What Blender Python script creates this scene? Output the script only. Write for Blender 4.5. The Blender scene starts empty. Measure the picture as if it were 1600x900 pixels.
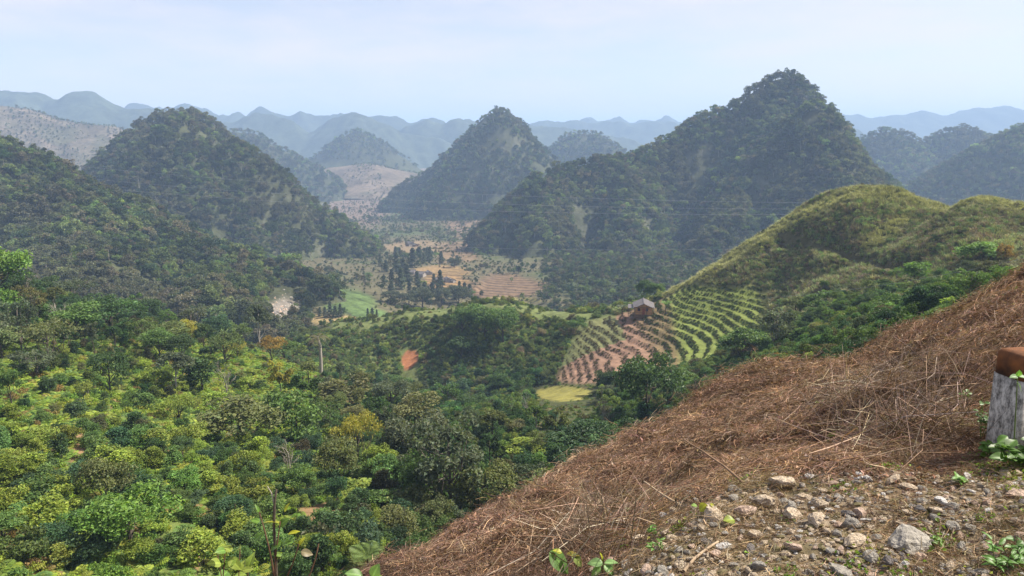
import bpy, bmesh, math, random
import numpy as np
from mathutils import Vector, Matrix

SC = bpy.context.scene
COL = SC.collection
R = np.random.default_rng(7)
random.seed(7)

# ------------------------------------------------------------------ camera, sky, sun, exposure
F = 1200.0                      # focal length in photo pixels (1600 wide)
PITCH = math.atan((450 - 215) / F)
cam_data = bpy.data.cameras.new('camera')
cam = bpy.data.objects.new('camera', cam_data)
COL.objects.link(cam)
cam_data.sensor_width = 36.0
cam_data.lens = 36.0 * F / 1600.0
cam_data.clip_start = 0.1
cam_data.clip_end = 30000.0
cam.rotation_euler = (math.pi / 2 - PITCH, 0, 0)
SC.camera = cam

SUN_EL, SUN_AZ = 50.0, 78.0      # azimuth clockwise from +Y (straight ahead), so the sun stands to the right
el, az = math.radians(SUN_EL), math.radians(SUN_AZ)
sun_dir = Vector((math.sin(az) * math.cos(el), math.cos(az) * math.cos(el), math.sin(el)))
sd = bpy.data.lights.new('sun', 'SUN')
sd.energy = 5.0
sd.angle = math.radians(0.55)
sd.color = (1.0, 0.92, 0.79)
sun = bpy.data.objects.new('sun', sd)
sun.rotation_euler = sun_dir.to_track_quat('Z', 'Y').to_euler()
COL.objects.link(sun)

world = bpy.data.worlds.new('World')
SC.world = world
world.use_nodes = True
wn, wl = world.node_tree.nodes, world.node_tree.links
bg = wn['Background']
sky = wn.new('ShaderNodeTexSky')
sky.sky_type = 'NISHITA'
sky.sun_disc = False
sky.sun_elevation = el
sky.sun_rotation = az
sky.altitude = 1000
sky.air_density = 1.0
sky.dust_density = 2.2
sky.ozone_density = 1.0
# thin high cloud veil: whitens the sky in soft streaks, all round the dome
tc = wn.new('ShaderNodeTexCoord')
mp = wn.new('ShaderNodeMapping')
mp.inputs['Scale'].default_value = (1.6, 1.0, 7.0)
mp.inputs['Location'].default_value = (0.35, 0.2, 0.1)
nz = wn.new('ShaderNodeTexNoise')
nz.inputs['Scale'].default_value = 2.1
nz.inputs['Detail'].default_value = 6
nz.inputs['Roughness'].default_value = 0.58
rp = wn.new('ShaderNodeValToRGB')
rp.color_ramp.elements[0].position = 0.40
rp.color_ramp.elements[0].color = (0.34, 0.34, 0.34, 1)
rp.color_ramp.elements[1].position = 0.74
rp.color_ramp.elements[1].color = (0.85, 0.85, 0.85, 1)
mix = wn.new('ShaderNodeMix')
mix.data_type = 'RGBA'
mix.inputs['B'].default_value = (6.3, 5.6, 5.8, 1)
wl.new(tc.outputs['Generated'], mp.inputs['Vector'])
wl.new(mp.outputs['Vector'], nz.inputs['Vector'])
wl.new(nz.outputs['Fac'], rp.inputs['Fac'])
wl.new(rp.outputs['Color'], mix.inputs['Factor'])
wl.new(sky.outputs['Color'], mix.inputs['A'])
wl.new(mix.outputs['Result'], bg.inputs['Color'])
bg.inputs['Strength'].default_value = 0.085

SC.view_settings.view_transform = 'Standard'
SC.view_settings.look = 'None'
SC.view_settings.gamma = 1.0
SC.view_settings.exposure = 1.0
SC.view_settings.use_curve_mapping = False
SC.render.engine = 'CYCLES'
SC.cycles.use_denoising = True
SC.cycles.max_bounces = 6
SC.cycles.diffuse_bounces = 3
SC.cycles.glossy_bounces = 1
SC.cycles.transmission_bounces = 2
SC.cycles.transparent_max_bounces = 4
SC.cycles.volume_bounces = 1
SC.cycles.use_adaptive_sampling = True
SC.cycles.adaptive_threshold = 0.012
SC.cycles.caustics_reflective = False
SC.cycles.caustics_refractive = False

# ------------------------------------------------------------------ projection helpers
CP, SP = math.cos(PITCH), math.sin(PITCH)


def ue(px, py):
    """photo pixel -> (x/y, z/y) of its ray"""
    u, v = (px - 800) / F, (450 - py) / F
    dy = CP + v * SP
    return u / dy, (-SP + v * CP) / dy


def at(px, py, d):
    a, e = ue(px, py)
    return np.array((a * d, d, e * d))


def project(p):
    p = np.asarray(p, float)
    x, y, z = p[..., 0], p[..., 1], p[..., 2]
    dep = y * CP - z * SP
    up = y * SP + z * CP
    return 800 + F * x / dep, 450 - F * up / dep


# ------------------------------------------------------------------ noise
def _hash(ix, iy, seed):
    h = (ix.astype(np.int64) * 374761393 + iy.astype(np.int64) * 668265263 + seed * 1274126177) & 0xFFFFFFFF
    h = ((h ^ (h >> 13)) * 1274126177) & 0xFFFFFFFF
    return ((h ^ (h >> 16)) & 0xFFFF) / 65535.0


def vnoise(x, y, seed=0):
    ix, iy = np.floor(x), np.floor(y)
    fx, fy = x - ix, y - iy
    fx = fx * fx * fx * (fx * (fx * 6 - 15) + 10)
    fy = fy * fy * fy * (fy * (fy * 6 - 15) + 10)
    a, b = _hash(ix, iy, seed), _hash(ix + 1, iy, seed)
    c, d = _hash(ix, iy + 1, seed), _hash(ix + 1, iy + 1, seed)
    return (a + (b - a) * fx) * (1 - fy) + (c + (d - c) * fx) * fy


def fbm(x, y, octs=4, seed=0, gain=0.5):
    s, amp, tot = 0.0, 1.0, 0.0
    for i in range(octs):
        s = s + amp * (vnoise(x, y, seed + i * 17) * 2 - 1)
        tot += amp
        amp *= gain
        x, y = x * 2.03 + 5.2, y * 2.03 + 1.7
    return s / tot


def sstep(a, b, x):
    t = np.clip((x - a) / (b - a), 0, 1)
    return t * t * (3 - 2 * t)


# ------------------------------------------------------------------ thin-plate interpolation of z/y over (x/y, ln y)
WU = 2.0


class Tps:
    def __init__(self, pts, lam=1e-4):
        a = np.array(pts, float)           # rows: x/y, y, z/y
        q = np.stack([a[:, 0] * WU, np.log(a[:, 1])], 1)
        n = len(q)
        r2 = ((q[:, None] - q[None]) ** 2).sum(-1)
        K = 0.5 * r2 * np.log(r2 + 1e-12) + np.eye(n) * lam
        Pm = np.concatenate([np.ones((n, 1)), q], 1)
        A = np.zeros((n + 3, n + 3))
        A[:n, :n], A[:n, n:], A[n:, :n] = K, Pm, Pm.T
        s = np.linalg.solve(A, np.concatenate([a[:, 2], np.zeros(3)]))
        self.q, self.w, self.c = q, s[:n], s[n:]

    def __call__(self, x, y):
        x, y = np.asarray(x, float), np.asarray(y, float)
        sh = x.shape
        y = np.maximum(y.ravel(), 0.5)
        qx, qy = x.ravel() / y * WU, np.log(y)
        out = self.c[0] + self.c[1] * qx + self.c[2] * qy
        for i in range(len(self.w)):
            r2 = (qx - self.q[i, 0]) ** 2 + (qy - self.q[i, 1]) ** 2
            out += self.w[i] * 0.5 * r2 * np.log(r2 + 1e-12)
        return (out * y).reshape(sh)


def cp(px, py, d):
    a, e = ue(px, py)
    return (a, d, e)


def cz(px, d, z):
    return ((px - 800) / F, d, z / d)


# ------------------------------------------------------------------ linking helpers
def tag(o, label=None, cat=None, group=None, kind=None):
    if label:
        o['label'] = label
    if cat:
        o['category'] = cat
    if group:
        o['group'] = group
    if kind:
        o['kind'] = kind
    return o


def mesh_np(name, V, Fq, mats=None, mat_idx=None, smooth=False, attrs=None):
    """V (n,3); Fq: list of index arrays (m,k) possibly of several k"""
    me = bpy.data.meshes.new(name)
    if not isinstance(Fq, (list, tuple)):
        Fq = [Fq]
    Fq = [np.asarray(f, np.int32) for f in Fq if len(f)]
    V = np.asarray(V, np.float32)
    me.vertices.add(len(V))
    me.vertices.foreach_set('co', V.ravel())
    nl = sum(f.size for f in Fq)
    npol = sum(len(f) for f in Fq)
    me.loops.add(nl)
    me.polygons.add(npol)
    me.loops.foreach_set('vertex_index', np.concatenate([f.ravel() for f in Fq]))
    tot = np.concatenate([np.full(len(f), f.shape[1], np.int32) for f in Fq])
    st = np.concatenate([[0], np.cumsum(tot)[:-1]]).astype(np.int32)
    me.polygons.foreach_set('loop_start', st)
    if mat_idx is not None:
        me.polygons.foreach_set('material_index', np.asarray(mat_idx, np.int32))
    me.polygons.foreach_set('use_smooth', np.full(npol, bool(smooth)))
    for m in (mats or []):
        me.materials.append(m)
    for k, v in (attrs or {}).items():
        v = np.asarray(v, np.float32)
        if v.ndim == 1:
            at_ = me.attributes.new(k, 'FLOAT', 'POINT')
            at_.data.foreach_set('value', v)
        else:
            at_ = me.attributes.new(k, 'FLOAT_COLOR', 'POINT')
            c = np.ones((len(v), 4), np.float32)
            c[:, :3] = v
            at_.data.foreach_set('color', c.ravel())
    me.update(calc_edges=True)
    me.validate()
    return me


def obj(name, me, parent=None, loc=None):
    o = bpy.data.objects.new(name, me)
    COL.objects.link(o)
    if parent is not None:
        o.parent = parent
    if loc is not None:
        o.location = loc
    return o


def empty(name, loc=(0, 0, 0), rz=0.0):
    o = bpy.data.objects.new(name, None)
    o.empty_display_size = 0.2
    o.location = loc
    o.rotation_euler = (0, 0, rz)
    COL.objects.link(o)
    return o


# ------------------------------------------------------------------ materials
def new_mat(name):
    m = bpy.data.materials.new(name)
    m.use_nodes = True
    nt = m.node_tree
    return m, nt.nodes, nt.links, nt.nodes['Principled BSDF']


def math_node(n, l, op, a, b):
    k = n.new('ShaderNodeMath')
    k.operation = op
    for i, v in enumerate((a, b)):
        if isinstance(v, (int, float)):
            k.inputs[i].default_value = v
        else:
            l.new(v, k.inputs[i])
    return k.outputs[0]


def mul_color(n, l, ca, cb):
    k = n.new('ShaderNodeMix')
    k.data_type = 'RGBA'
    k.blend_type = 'MULTIPLY'
    k.inputs['Factor'].default_value = 1.0
    for key, c in (('A', ca), ('B', cb)):
        if isinstance(c, (tuple, list)):
            k.inputs[key].default_value = (*c[:3], 1)
        else:
            l.new(c, k.inputs[key])
    return k.outputs['Result']


def foliage_mat(name, trans=0.35, rough=0.55, spec=0.25):
    """leaf colour = 'tint' of the tree (object or instance) x 'lv' of the leaf"""
    m, n, l, p = new_mat(name)
    a = n.new('ShaderNodeAttribute')
    a.attribute_type = 'INSTANCER'
    a.attribute_name = 'tint'
    v = n.new('ShaderNodeAttribute')
    v.attribute_type = 'GEOMETRY'
    v.attribute_name = 'lv'
    c = mul_color(n, l, a.outputs['Color'], v.outputs['Color'])
    l.new(c, p.inputs['Base Color'])
    p.inputs['Roughness'].default_value = rough
    p.inputs['Specular IOR Level'].default_value = spec
    t = n.new('ShaderNodeBsdfTranslucent')
    tcol = mul_color(n, l, c, (1.25, 1.3, 0.6))
    l.new(tcol, t.inputs['Color'])
    mx = n.new('ShaderNodeMixShader')
    mx.inputs[0].default_value = trans
    l.new(p.outputs[0], mx.inputs[1])
    l.new(t.outputs[0], mx.inputs[2])
    l.new(mx.outputs[0], n['Material Output'].inputs['Surface'])
    return m


def plain_mat(name, col, rough=0.85, var=0.35, scale=6.0, bump=0.0, spec=0.2, col2=None, coord='Object', detail=5):
    m, n, l, p = new_mat(name)
    tcn = n.new('ShaderNodeTexCoord')
    nn = n.new('ShaderNodeTexNoise')
    nn.inputs['Scale'].default_value = scale
    nn.inputs['Detail'].default_value = detail
    nn.inputs['Roughness'].default_value = 0.6
    l.new(tcn.outputs[coord], nn.inputs['Vector'])
    rr = n.new('ShaderNodeValToRGB')
    c2 = col2 or tuple(c * (1 + var) for c in col)
    c1 = col if col2 else tuple(c * (1 - var) for c in col)
    rr.color_ramp.elements[0].position = 0.33
    rr.color_ramp.elements[0].color = (*c1, 1)
    rr.color_ramp.elements[1].position = 0.67
    rr.color_ramp.elements[1].color = (*c2, 1)
    l.new(nn.outputs['Fac'], rr.inputs['Fac'])
    l.new(rr.outputs['Color'], p.inputs['Base Color'])
    p.inputs['Roughness'].default_value = rough
    p.inputs['Specular IOR Level'].default_value = spec
    if bump:
        b = n.new('ShaderNodeBump')
        b.inputs['Strength'].default_value = 0.7
        b.inputs['Distance'].default_value = bump
        l.new(nn.outputs['Fac'], b.inputs['Height'])
        l.new(b.outputs['Normal'], p.inputs['Normal'])
    return m


def cover_mat(name, scale, bump, rough=0.95, lo=0.55, hi=1.45):
    """ground whose land-cover colour sits in the 'cov' attribute, broken up by two noises"""
    m, n, l, p = new_mat(name)
    a = n.new('ShaderNodeAttribute')
    a.attribute_name = 'cov'
    tcn = n.new('ShaderNodeTexCoord')
    nn = n.new('ShaderNodeTexNoise')
    nn.inputs['Scale'].default_value = scale
    nn.inputs['Detail'].default_value = 8
    nn.inputs['Roughness'].default_value = 0.7
    l.new(tcn.outputs['Object'], nn.inputs['Vector'])
    rr = n.new('ShaderNodeValToRGB')
    rr.color_ramp.elements[0].position = 0.3
    rr.color_ramp.elements[0].color = (lo, lo, lo, 1)
    rr.color_ramp.elements[1].position = 0.7
    rr.color_ramp.elements[1].color = (hi, hi, hi, 1)
    l.new(nn.outputs['Fac'], rr.inputs['Fac'])
    l.new(mul_color(n, l, a.outputs['Color'], rr.outputs['Color']), p.inputs['Base Color'])
    p.inputs['Roughness'].default_value = rough
    p.inputs['Specular IOR Level'].default_value = 0.1
    if bump:
        b = n.new('ShaderNodeBump')
        b.inputs['Strength'].default_value = 0.8
        b.inputs['Distance'].default_value = bump
        l.new(nn.outputs['Fac'], b.inputs['Height'])
        l.new(b.outputs['Normal'], p.inputs['Normal'])
    return m


M_LEAF = foliage_mat('leaf_green')
M_DRY = foliage_mat('dry_straw', trans=0.15, rough=0.8, spec=0.1)
M_BARK = plain_mat('bark', (0.075, 0.06, 0.045), var=0.4, scale=9, bump=0.02)
M_GREYBARK = plain_mat('grey_bark', (0.15, 0.13, 0.105), var=0.3, scale=9, bump=0.02)
M_PALEBARK = plain_mat('pale_bark', (0.30, 0.27, 0.23), var=0.3, scale=9, bump=0.02)
M_HILL = cover_mat('hill_soil', 0.12, 1.2)
M_GROUND = cover_mat('ground_soil', 0.35, 0.3)
M_BANK = cover_mat('bank_soil', 9.0, 0.02, lo=0.4, hi=1.5)

# ------------------------------------------------------------------ terrain: the middle ground and valley as one height field
MID = [cp(*p) for p in [
    (-250, 430, 125), (0, 445, 150), (0, 570, 95), (0, 710, 62), (0, 890, 42), (-250, 700, 55),
    (200, 505, 150), (200, 610, 100), (200, 760, 58), (200, 900, 42), (110, 660, 76),
    (400, 548, 165), (400, 650, 100), (400, 770, 60), (400, 900, 45), (300, 560, 125),
    (550, 606, 150), (550, 710, 85), (550, 805, 58), (560, 895, 46), (480, 660, 100),
    (650, 655, 120), (650, 755, 75), (650, 835, 60),
    (750, 695, 95), (760, 760, 76), (850, 650, 125), (850, 690, 100), (880, 720, 85),
    # gully and knoll
    (500, 590, 198), (600, 607, 210), (700, 622, 195), (800, 628, 175), (885, 618, 158), (960, 615, 150),
    (480, 525, 240), (560, 503, 247), (640, 488, 247), (740, 476, 242), (800, 480, 236), (900, 492, 226), (960, 492, 218), (1005, 492, 208),
    (640, 545, 230), (760, 545, 220), (850, 540, 212), (560, 550, 228),
    # terraces
    (870, 600, 184), (950, 517, 205), (985, 546, 186), (1000, 572, 170), (930, 570, 183), (900, 540, 203),
    (1055, 472, 207), (1140, 527, 172), (1180, 452, 193), (1200, 490, 178), (1100, 500, 190), (1050, 530, 185),
    # grass hill
    (1120, 418, 215), (1200, 368, 215), (1250, 338, 212), (1330, 302, 205), (1400, 304, 202), (1440, 314, 199), (1468, 324, 194),
    (1500, 313, 176), (1540, 310, 172), (1600, 325, 170), (1750, 330, 165),
    (1300, 400, 180), (1230, 420, 196), (1400, 430, 150), (1500, 395, 146), (1600, 390, 142), (1400, 360, 175), (1750, 400, 135),
    (1300, 470, 142), (1400, 480, 118), (1500, 440, 122), (1260, 545, 108), (1200, 565, 118), (1100, 592, 130), (1020, 645, 114), (950, 665, 108),
    (1450, 495, 82), (1370, 530, 78), (1290, 560, 82), (1600, 420, 95), (1550, 470, 70),
    # valley floor
    (490, 470, 378), (590, 492, 362), (440, 492, 365), (700, 440, 480), (780, 455, 470), (845, 465, 452), (620, 402, 625), (690, 378, 780), (740, 345, 1000),
    (560, 325, 1300), (600, 285, 1900), (580, 385, 760), (650, 415, 560), (540, 440, 470),
]]
MID += [cz(*p) for p in [
    # behind the crests
    (0, 200, -52), (200, 205, -58), (400, 215, -66), (-250, 180, -45), (-250, 300, -70), (0, 300, -74),
    (480, 290, -78), (640, 300, -82), (800, 300, -84), (960, 290, -80), (1100, 280, -70), (1200, 285, -66), (1330, 290, -60), (1500, 260, -50), (1700, 260, -52),
    (1000, 420, -92), (1200, 420, -92), (1450, 420, -90), (1700, 420, -90), (200, 420, -82), (-250, 420, -80),
    (1000, 900, -100), (1450, 900, -105), (1800, 900, -105), (200, 900, -100), (-300, 900, -100),
    (-300, 2500, -105), (300, 2500, -105), (1100, 2500, -108), (1900, 2500, -105), (800, 2600, -105),
    (-300, 9000, -130), (300, 9000, -130), (800, 9000, -130), (1300, 9000, -130), (1900, 9000, -130),
    # under the foreground bank
    (600, 25, -21), (800, 25, -20), (1000, 25, -18), (1200, 30, -17), (1400, 30, -14), (1600, 30, -12), (1800, 30, -10), (300, 25, -19), (0, 25, -17), (-250, 25, -14),
    (1000, 60, -31), (1150, 60, -25), (1300, 50, -18), (800, 50, -31), (900, 60, -33),
]]
_mid = Tps(MID, 3e-4)


def terrace_mask(x, y):
    px, py = project(np.stack([x, y, _mid(x, y)], -1))
    left = sstep(860, 885, px + (py - 590) * 0.45)
    return left * sstep(505, 480, -(py - 1000)) * 0 + left * (1 - sstep(1180, 1215, px + 14 * fbm(x / 9, y / 9, 2, 33))) * sstep(440, 455, py) * (1 - sstep(590, 602, py)) * sstep(150, 160, y) * (1 - sstep(214, 220, y))


TSTEP = 1.0


CREASE = [(at(1466, 326, 192), 2.0), (at(1420, 368, 182), 4.5), (at(1345, 410, 174), 4.0), (at(1300, 440, 165), 2.0)]
TRENCH = [(at(1218, 370, 207), 1.6), (at(1290, 393, 190), 2.2), (at(1340, 412, 177), 2.4), (at(1400, 430, 158), 2.0), (at(1450, 440, 145), 1.0)]


def groove(x, y, line, width):
    out = np.zeros(np.shape(x))
    for (a, da), (b, db_) in zip(line[:-1], line[1:]):
        dx, dy = b[0] - a[0], b[1] - a[1]
        t = np.clip(((x - a[0]) * dx + (y - a[1]) * dy) / (dx * dx + dy * dy), 0, 1)
        r2 = (x - a[0] - t * dx) ** 2 + (y - a[1] - t * dy) ** 2
        out = np.maximum(out, (da + (db_ - da) * t) * np.exp(-r2 / width ** 2))
    return out


def z_exact(x, y, rough=True):
    x, y = np.asarray(x, float), np.asarray(y, float)
    z = _mid(x, y)
    if rough:
        am = np.clip(y / 400, 0.06, 1.0) * 4.0
        z = z + am * fbm(x / (y * 0.09 + 8), y / (y * 0.09 + 8), 3, 3) * 0.55
        z = z + 0.5 * fbm(x / 6.0, y / 6.0, 3, 9) * (1 - sstep(250, 500, y))
        gr = sstep(26, 40, x) * sstep(100, 125, y) * (1 - sstep(250, 265, y))
        z = z - groove(x, y, CREASE, 9.0) - groove(x, y, TRENCH, 1.7) + gr * (1 - terrace_mask(x, y)) * (1.5 * fbm(x / 13, y / 13, 3, 35) + 0.8 * fbm(x / 4, y / 4, 2, 36))
        m = terrace_mask(x, y)
        zz = z + 0.5 * fbm(x / 14, y / 14, 2, 31)
        f = zz / TSTEP - np.floor(zz / TSTEP)
        zt = z - (f - sstep(0.62, 0.95, f)) * TSTEP
        z = z + (zt - z) * m
    vm = sstep(330, 380, y) * (1 - sstep(800, 900, y)) * sstep(-0.18, -0.12, x / y) * (1 - sstep(0.03, 0.06, x / y))
    zv = z + 1.0 * fbm(x / 40, y / 40, 3, 55)
    fv = zv / 2.2 - np.floor(zv / 2.2)
    z = z - (fv - sstep(0.7, 0.95, fv)) * 2.2 * vm
    return z


# foreground bank
sil = [(600, 892, 6.0), (700, 836, 7.0), (800, 776, 8.5), (900, 724, 10), (1000, 670, 12), (1100, 615, 14.5), (1150, 590, 16), (1200, 573, 17.5), (1260, 580, 18), (1330, 584, 17)]
up_ = [(1385, 546, 12.5), (1450, 498, 10.5), (1500, 474, 10), (1550, 447, 9.2), (1600, 424, 8.8), (1700, 375, 8.2)]
BK = [cp(*p) for p in sil + up_]
for (px, py, d) in sil + up_:
    a, e = ue(px, py)
    BK += [(a, d * 1.3, e - 0.05), (a, d * 1.9, e - 0.2)]
for (px, py, d) in [(400, 1000, 4.6), (500, 945, 5.2), (200, 1050, 4.2)]:
    a, e = ue(px, py)
    BK += [(a, d, e), (a, d * 1.3, e - 0.06), (a, d * 1.9, e - 0.22)]
BK += [cp(*p) for p in [
    (800, 905, 4.1), (700, 900, 4.9), (1000, 905, 3.0), (1200, 905, 2.65), (1400, 905, 2.6), (1600, 905, 2.55), (1750, 905, 2.5),
    (900, 830, 5.0), (850, 860, 4.5), (1000, 850, 3.55), (1100, 850, 3.1), (1200, 800, 3.35), (1400, 790, 3.2), (1600, 760, 3.25), (1750, 740, 3.2),
    (1100, 760, 4.2), (1200, 730, 4.1), (1300, 720, 3.9), (1450, 720, 3.75), (1575, 700, 3.8),
    (1000, 770, 5.4), (1100, 700, 6.4), (1200, 650, 7.6), (1300, 655, 5.3), (1300, 610, 8.2), (1400, 660, 4.6), (1450, 600, 5.3), (1400, 560, 7.6),
    (1500, 545, 6.3), (1600, 520, 5.8), (1600, 600, 4.6), (1520, 630, 4.6), (1700, 560, 4.5), (1000, 715, 8.5), (1100, 655, 10.5), (1200, 605, 12.5), (1290, 590, 12), (900, 765, 7.6), (800, 820, 6.3), (700, 870, 5.6),
    (300, 1150, 3.2), (600, 1000, 3.6), (800, 1050, 2.6), (1200, 1100, 2.0), (1600, 1100, 2.0), (1900, 900, 2.4), (1900, 600, 3.6), (1900, 420, 6), (1900, 300, 9),
]]
_bank = Tps(BK, 2e-5)


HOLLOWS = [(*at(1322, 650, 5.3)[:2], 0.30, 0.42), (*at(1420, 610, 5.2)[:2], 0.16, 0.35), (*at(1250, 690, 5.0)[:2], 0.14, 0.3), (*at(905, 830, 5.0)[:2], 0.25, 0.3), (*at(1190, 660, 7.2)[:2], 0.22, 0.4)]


def z_bank(x, y):
    x, y = np.asarray(x, float), np.asarray(y, float)
    z = _bank(x, y)
    far = sstep(3.6, 6, y)
    z = z - 0.13 * far + far * (0.20 * fbm(x / 1.2, y / 1.2, 3, 21) + 0.13 * fbm(x / 0.4, y / 0.4, 2, 23))
    for hx, hy, dz, wd in HOLLOWS:
        z = z - dz * np.exp(-((x - hx) ** 2 + (y - hy) ** 2) / wd ** 2)
    z = z + (1 - far) * (0.05 * fbm(x / 0.5, y / 0.5, 3, 25) + 0.025 * fbm(x / 0.12, y / 0.12, 2, 27))
    return z


def hit(fn, px, py, d0, d1, n=600, default=None):
    """first point where the ray through a photo pixel meets the height field fn"""
    a, e = ue(px, py)
    d = np.geomspace(d0, d1, n)
    h = fn(a * d, d) - e * d
    k = np.nonzero(h >= 0)[0]
    if not len(k):
        return default
    k = k[0]
    if k == 0:
        dd = d[0]
    else:
        t = h[k - 1] / (h[k - 1] - h[k])
        dd = d[k - 1] + (d[k] - d[k - 1]) * t
    return np.array((a * dd, dd, float(fn(np.array([a * dd]), np.array([dd]))[0])))


def grid_faces(nr, nc, keep=None):
    i = np.arange(nr * nc).reshape(nr, nc)
    q = np.stack([i[:-1, :-1], i[:-1, 1:], i[1:, 1:], i[1:, :-1]], -1).reshape(-1, 4)
    if keep is not None:
        q = q[keep]
    return q


def compact(V, q, attrs):
    used = np.unique(q)
    m = np.full(len(V), -1, np.int64)
    m[used] = np.arange(len(used))
    return V[used], m[q], {k: v[used] for k, v in attrs.items()}


def blend(c, m, col):
    return c + (np.array(col) - c) * m[:, None]


def ell(px, py, cx, cy, rx, ry, soft=0.35, wob=0.25, ang=0.0):
    n = fbm(px / (rx * 0.6 + 6), py / (ry * 0.6 + 4), 3, int(cx) % 97)
    ca, sa = math.cos(ang), math.sin(ang)
    dx, dy = (px - cx), (py - cy)
    r = np.sqrt(((dx * ca + dy * sa) / rx) ** 2 + ((-dx * sa + dy * ca) / ry) ** 2) + n * wob
    return 1 - sstep(1 - soft, 1, r)


# the ground sheet
us = np.linspace(-1.05, 1.05, 620)
ds = np.concatenate([np.geomspace(14, 150, 240)[:-1], np.linspace(150, 262, 170)[:-1], np.geomspace(262, 700, 300)[:-1], np.geomspace(700, 1100, 60)[:-1], np.geomspace(1100, 9500, 60)])
UU, DD = np.meshgrid(us, ds)
X, Y = (UU * DD).ravel(), DD.ravel()
Z = z_exact(X, Y)
ZG = Z.reshape(len(ds), len(us))


def z_mid(x, y):
    x, y = np.asarray(x, float), np.asarray(y, float)
    fu = np.clip((x / np.maximum(y, 1e-3) - us[0]) / (us[1] - us[0]), 0, len(us) - 1.001)
    fd = np.clip(np.interp(y, ds, np.arange(len(ds))), 0, len(ds) - 1.001)
    i, j = fu.astype(int), fd.astype(int)
    a, b = fu - i, fd - j
    return (ZG[j, i] * (1 - a) + ZG[j, i + 1] * a) * (1 - b) + (ZG[j + 1, i] * (1 - a) + ZG[j + 1, i + 1] * a) * b


GV = np.stack([X, Y, Z], 1)
gpx, gpy = project(GV)
nb = fbm(X / 9, Y / 9, 4, 41)
C = np.tile(np.array((0.055, 0.062, 0.025)), (len(X), 1))
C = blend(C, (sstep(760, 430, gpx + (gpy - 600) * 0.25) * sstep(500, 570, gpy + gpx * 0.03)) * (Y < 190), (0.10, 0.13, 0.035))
C = blend(C, sstep(0.1, 0.4, nb), (0.10, 0.075, 0.035))
# bare soil paths and openings on the left slope
for (cx, cy, rx, ry) in [(70, 680, 45, 10), (120, 700, 14, 45), (130, 730, 22, 12), (505, 805, 45, 24), (300, 870, 14, 45), (15, 830, 20, 12), (285, 780, 18, 12), (165, 770, 16, 14)]:
    C = blend(C, ell(gpx, gpy, cx, cy, rx, ry) * (Y < 130), (0.21, 0.135, 0.07))
# grass hill
gh = sstep(255, 290, gpx - 800 + (gpy - 420) * 0.0) * (Y > 118) * (Y < 262) * (X > 30)
gh = ((X > 32) & (Y > 118) & (Y < 262)).astype(float)
C = blend(C, gh, (0.075, 0.07, 0.032))
# terraces
tm = terrace_mask(X, Y)
zz = Z + 0.5 * fbm(X / 14, Y / 14, 2, 31)
green = sstep(1035, 1055, gpx + (gpy - 470) * -0.2)
soil = 1 - sstep(985, 1030, gpx - (gpy - 520) * 0.55)
C = blend(C, tm, (0.13, 0.10, 0.05))
C = blend(C, tm * soil, (0.20, 0.125, 0.085))
C = blend(C, tm * green, (0.135, 0.165, 0.04))
C = blend(C, ell(gpx, gpy, 882, 615, 46, 13, 0.15, 0.12) * (Y < 200), (0.20, 0.185, 0.05))
C = blend(C, ell(gpx, gpy, 880, 494, 55, 8, 0.3, 0.2) * (Y > 215) * (Y < 262), (0.15, 0.19, 0.045))
crl = np.interp(gpx, [560, 640, 700, 740, 800, 900, 960], [507, 491, 484, 478, 478, 492, 494])
C = blend(C, sstep(9, 2, np.abs(gpy - crl - 3)) * (Y > 222) * (Y < 262) * (gpx > 590) * (gpx < 960), (0.17, 0.18, 0.06))
C = blend(C, ((Y > 195) & (Y < 262) & (X < 30) & (gpx > 520)).astype(float) * 0.8, (0.10, 0.125, 0.045))
C = blend(C, ell(gpx, gpy, 640, 562, 14, 18, 0.25, 0.3, 0.5) * (Y < 262) * (Y > 190), (0.27, 0.115, 0.055))
C = blend(C, ell(gpx, gpy, 995, 450, 9, 26, 0.3, 0.2, 0.5) * (Y > 195) * (Y < 262), (0.26, 0.17, 0.09))
C = blend(C, ell(gpx, gpy, 1290, 556, 55, 11, 0.3, 0.2) * (Y < 110), (0.13, 0.19, 0.03))
C = blend(C, ell(gpx, gpy, 1440, 500, 70, 22, 0.3, 0.2, -0.5) * (Y < 110), (0.12, 0.16, 0.045))
# valley floor
val = (Y > 300).astype(float)
C = blend(C, val, (0.10, 0.09, 0.05))
C = blend(C, val * sstep(-0.15, 0.35, fbm(X / 60, Y / 60, 4, 43)), (0.07, 0.085, 0.035))
for (cx, cy, rx, ry, col) in [
    (540, 470, 55, 26, (0.09, 0.135, 0.045)), (500, 465, 40, 14, (0.095, 0.13, 0.045)), (575, 492, 40, 14, (0.09, 0.14, 0.045)), (520, 500, 45, 10, (0.25, 0.19, 0.09)),
    (440, 487, 32, 26, (0.17, 0.15, 0.125)), (960, 440, 130, 45, (0.05, 0.065, 0.03)), (690, 425, 60, 12, (0.21, 0.145, 0.07)), (700, 440, 45, 14, (0.22, 0.145, 0.07)), (650, 385, 70, 12, (0.18, 0.135, 0.08)),
    (720, 395, 50, 20, (0.17, 0.12, 0.07)), (790, 450, 75, 24, (0.155, 0.105, 0.065)), (735, 355, 50, 22, (0.16, 0.115, 0.075)), (560, 310, 60, 50, (0.155, 0.115, 0.09)),
    (600, 262, 90, 22, (0.15, 0.115, 0.09)), (790, 470, 60, 7, (0.19, 0.17, 0.06))]:
    C = blend(C, ell(gpx, gpy, cx, cy, rx, ry) * val, col)
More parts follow.
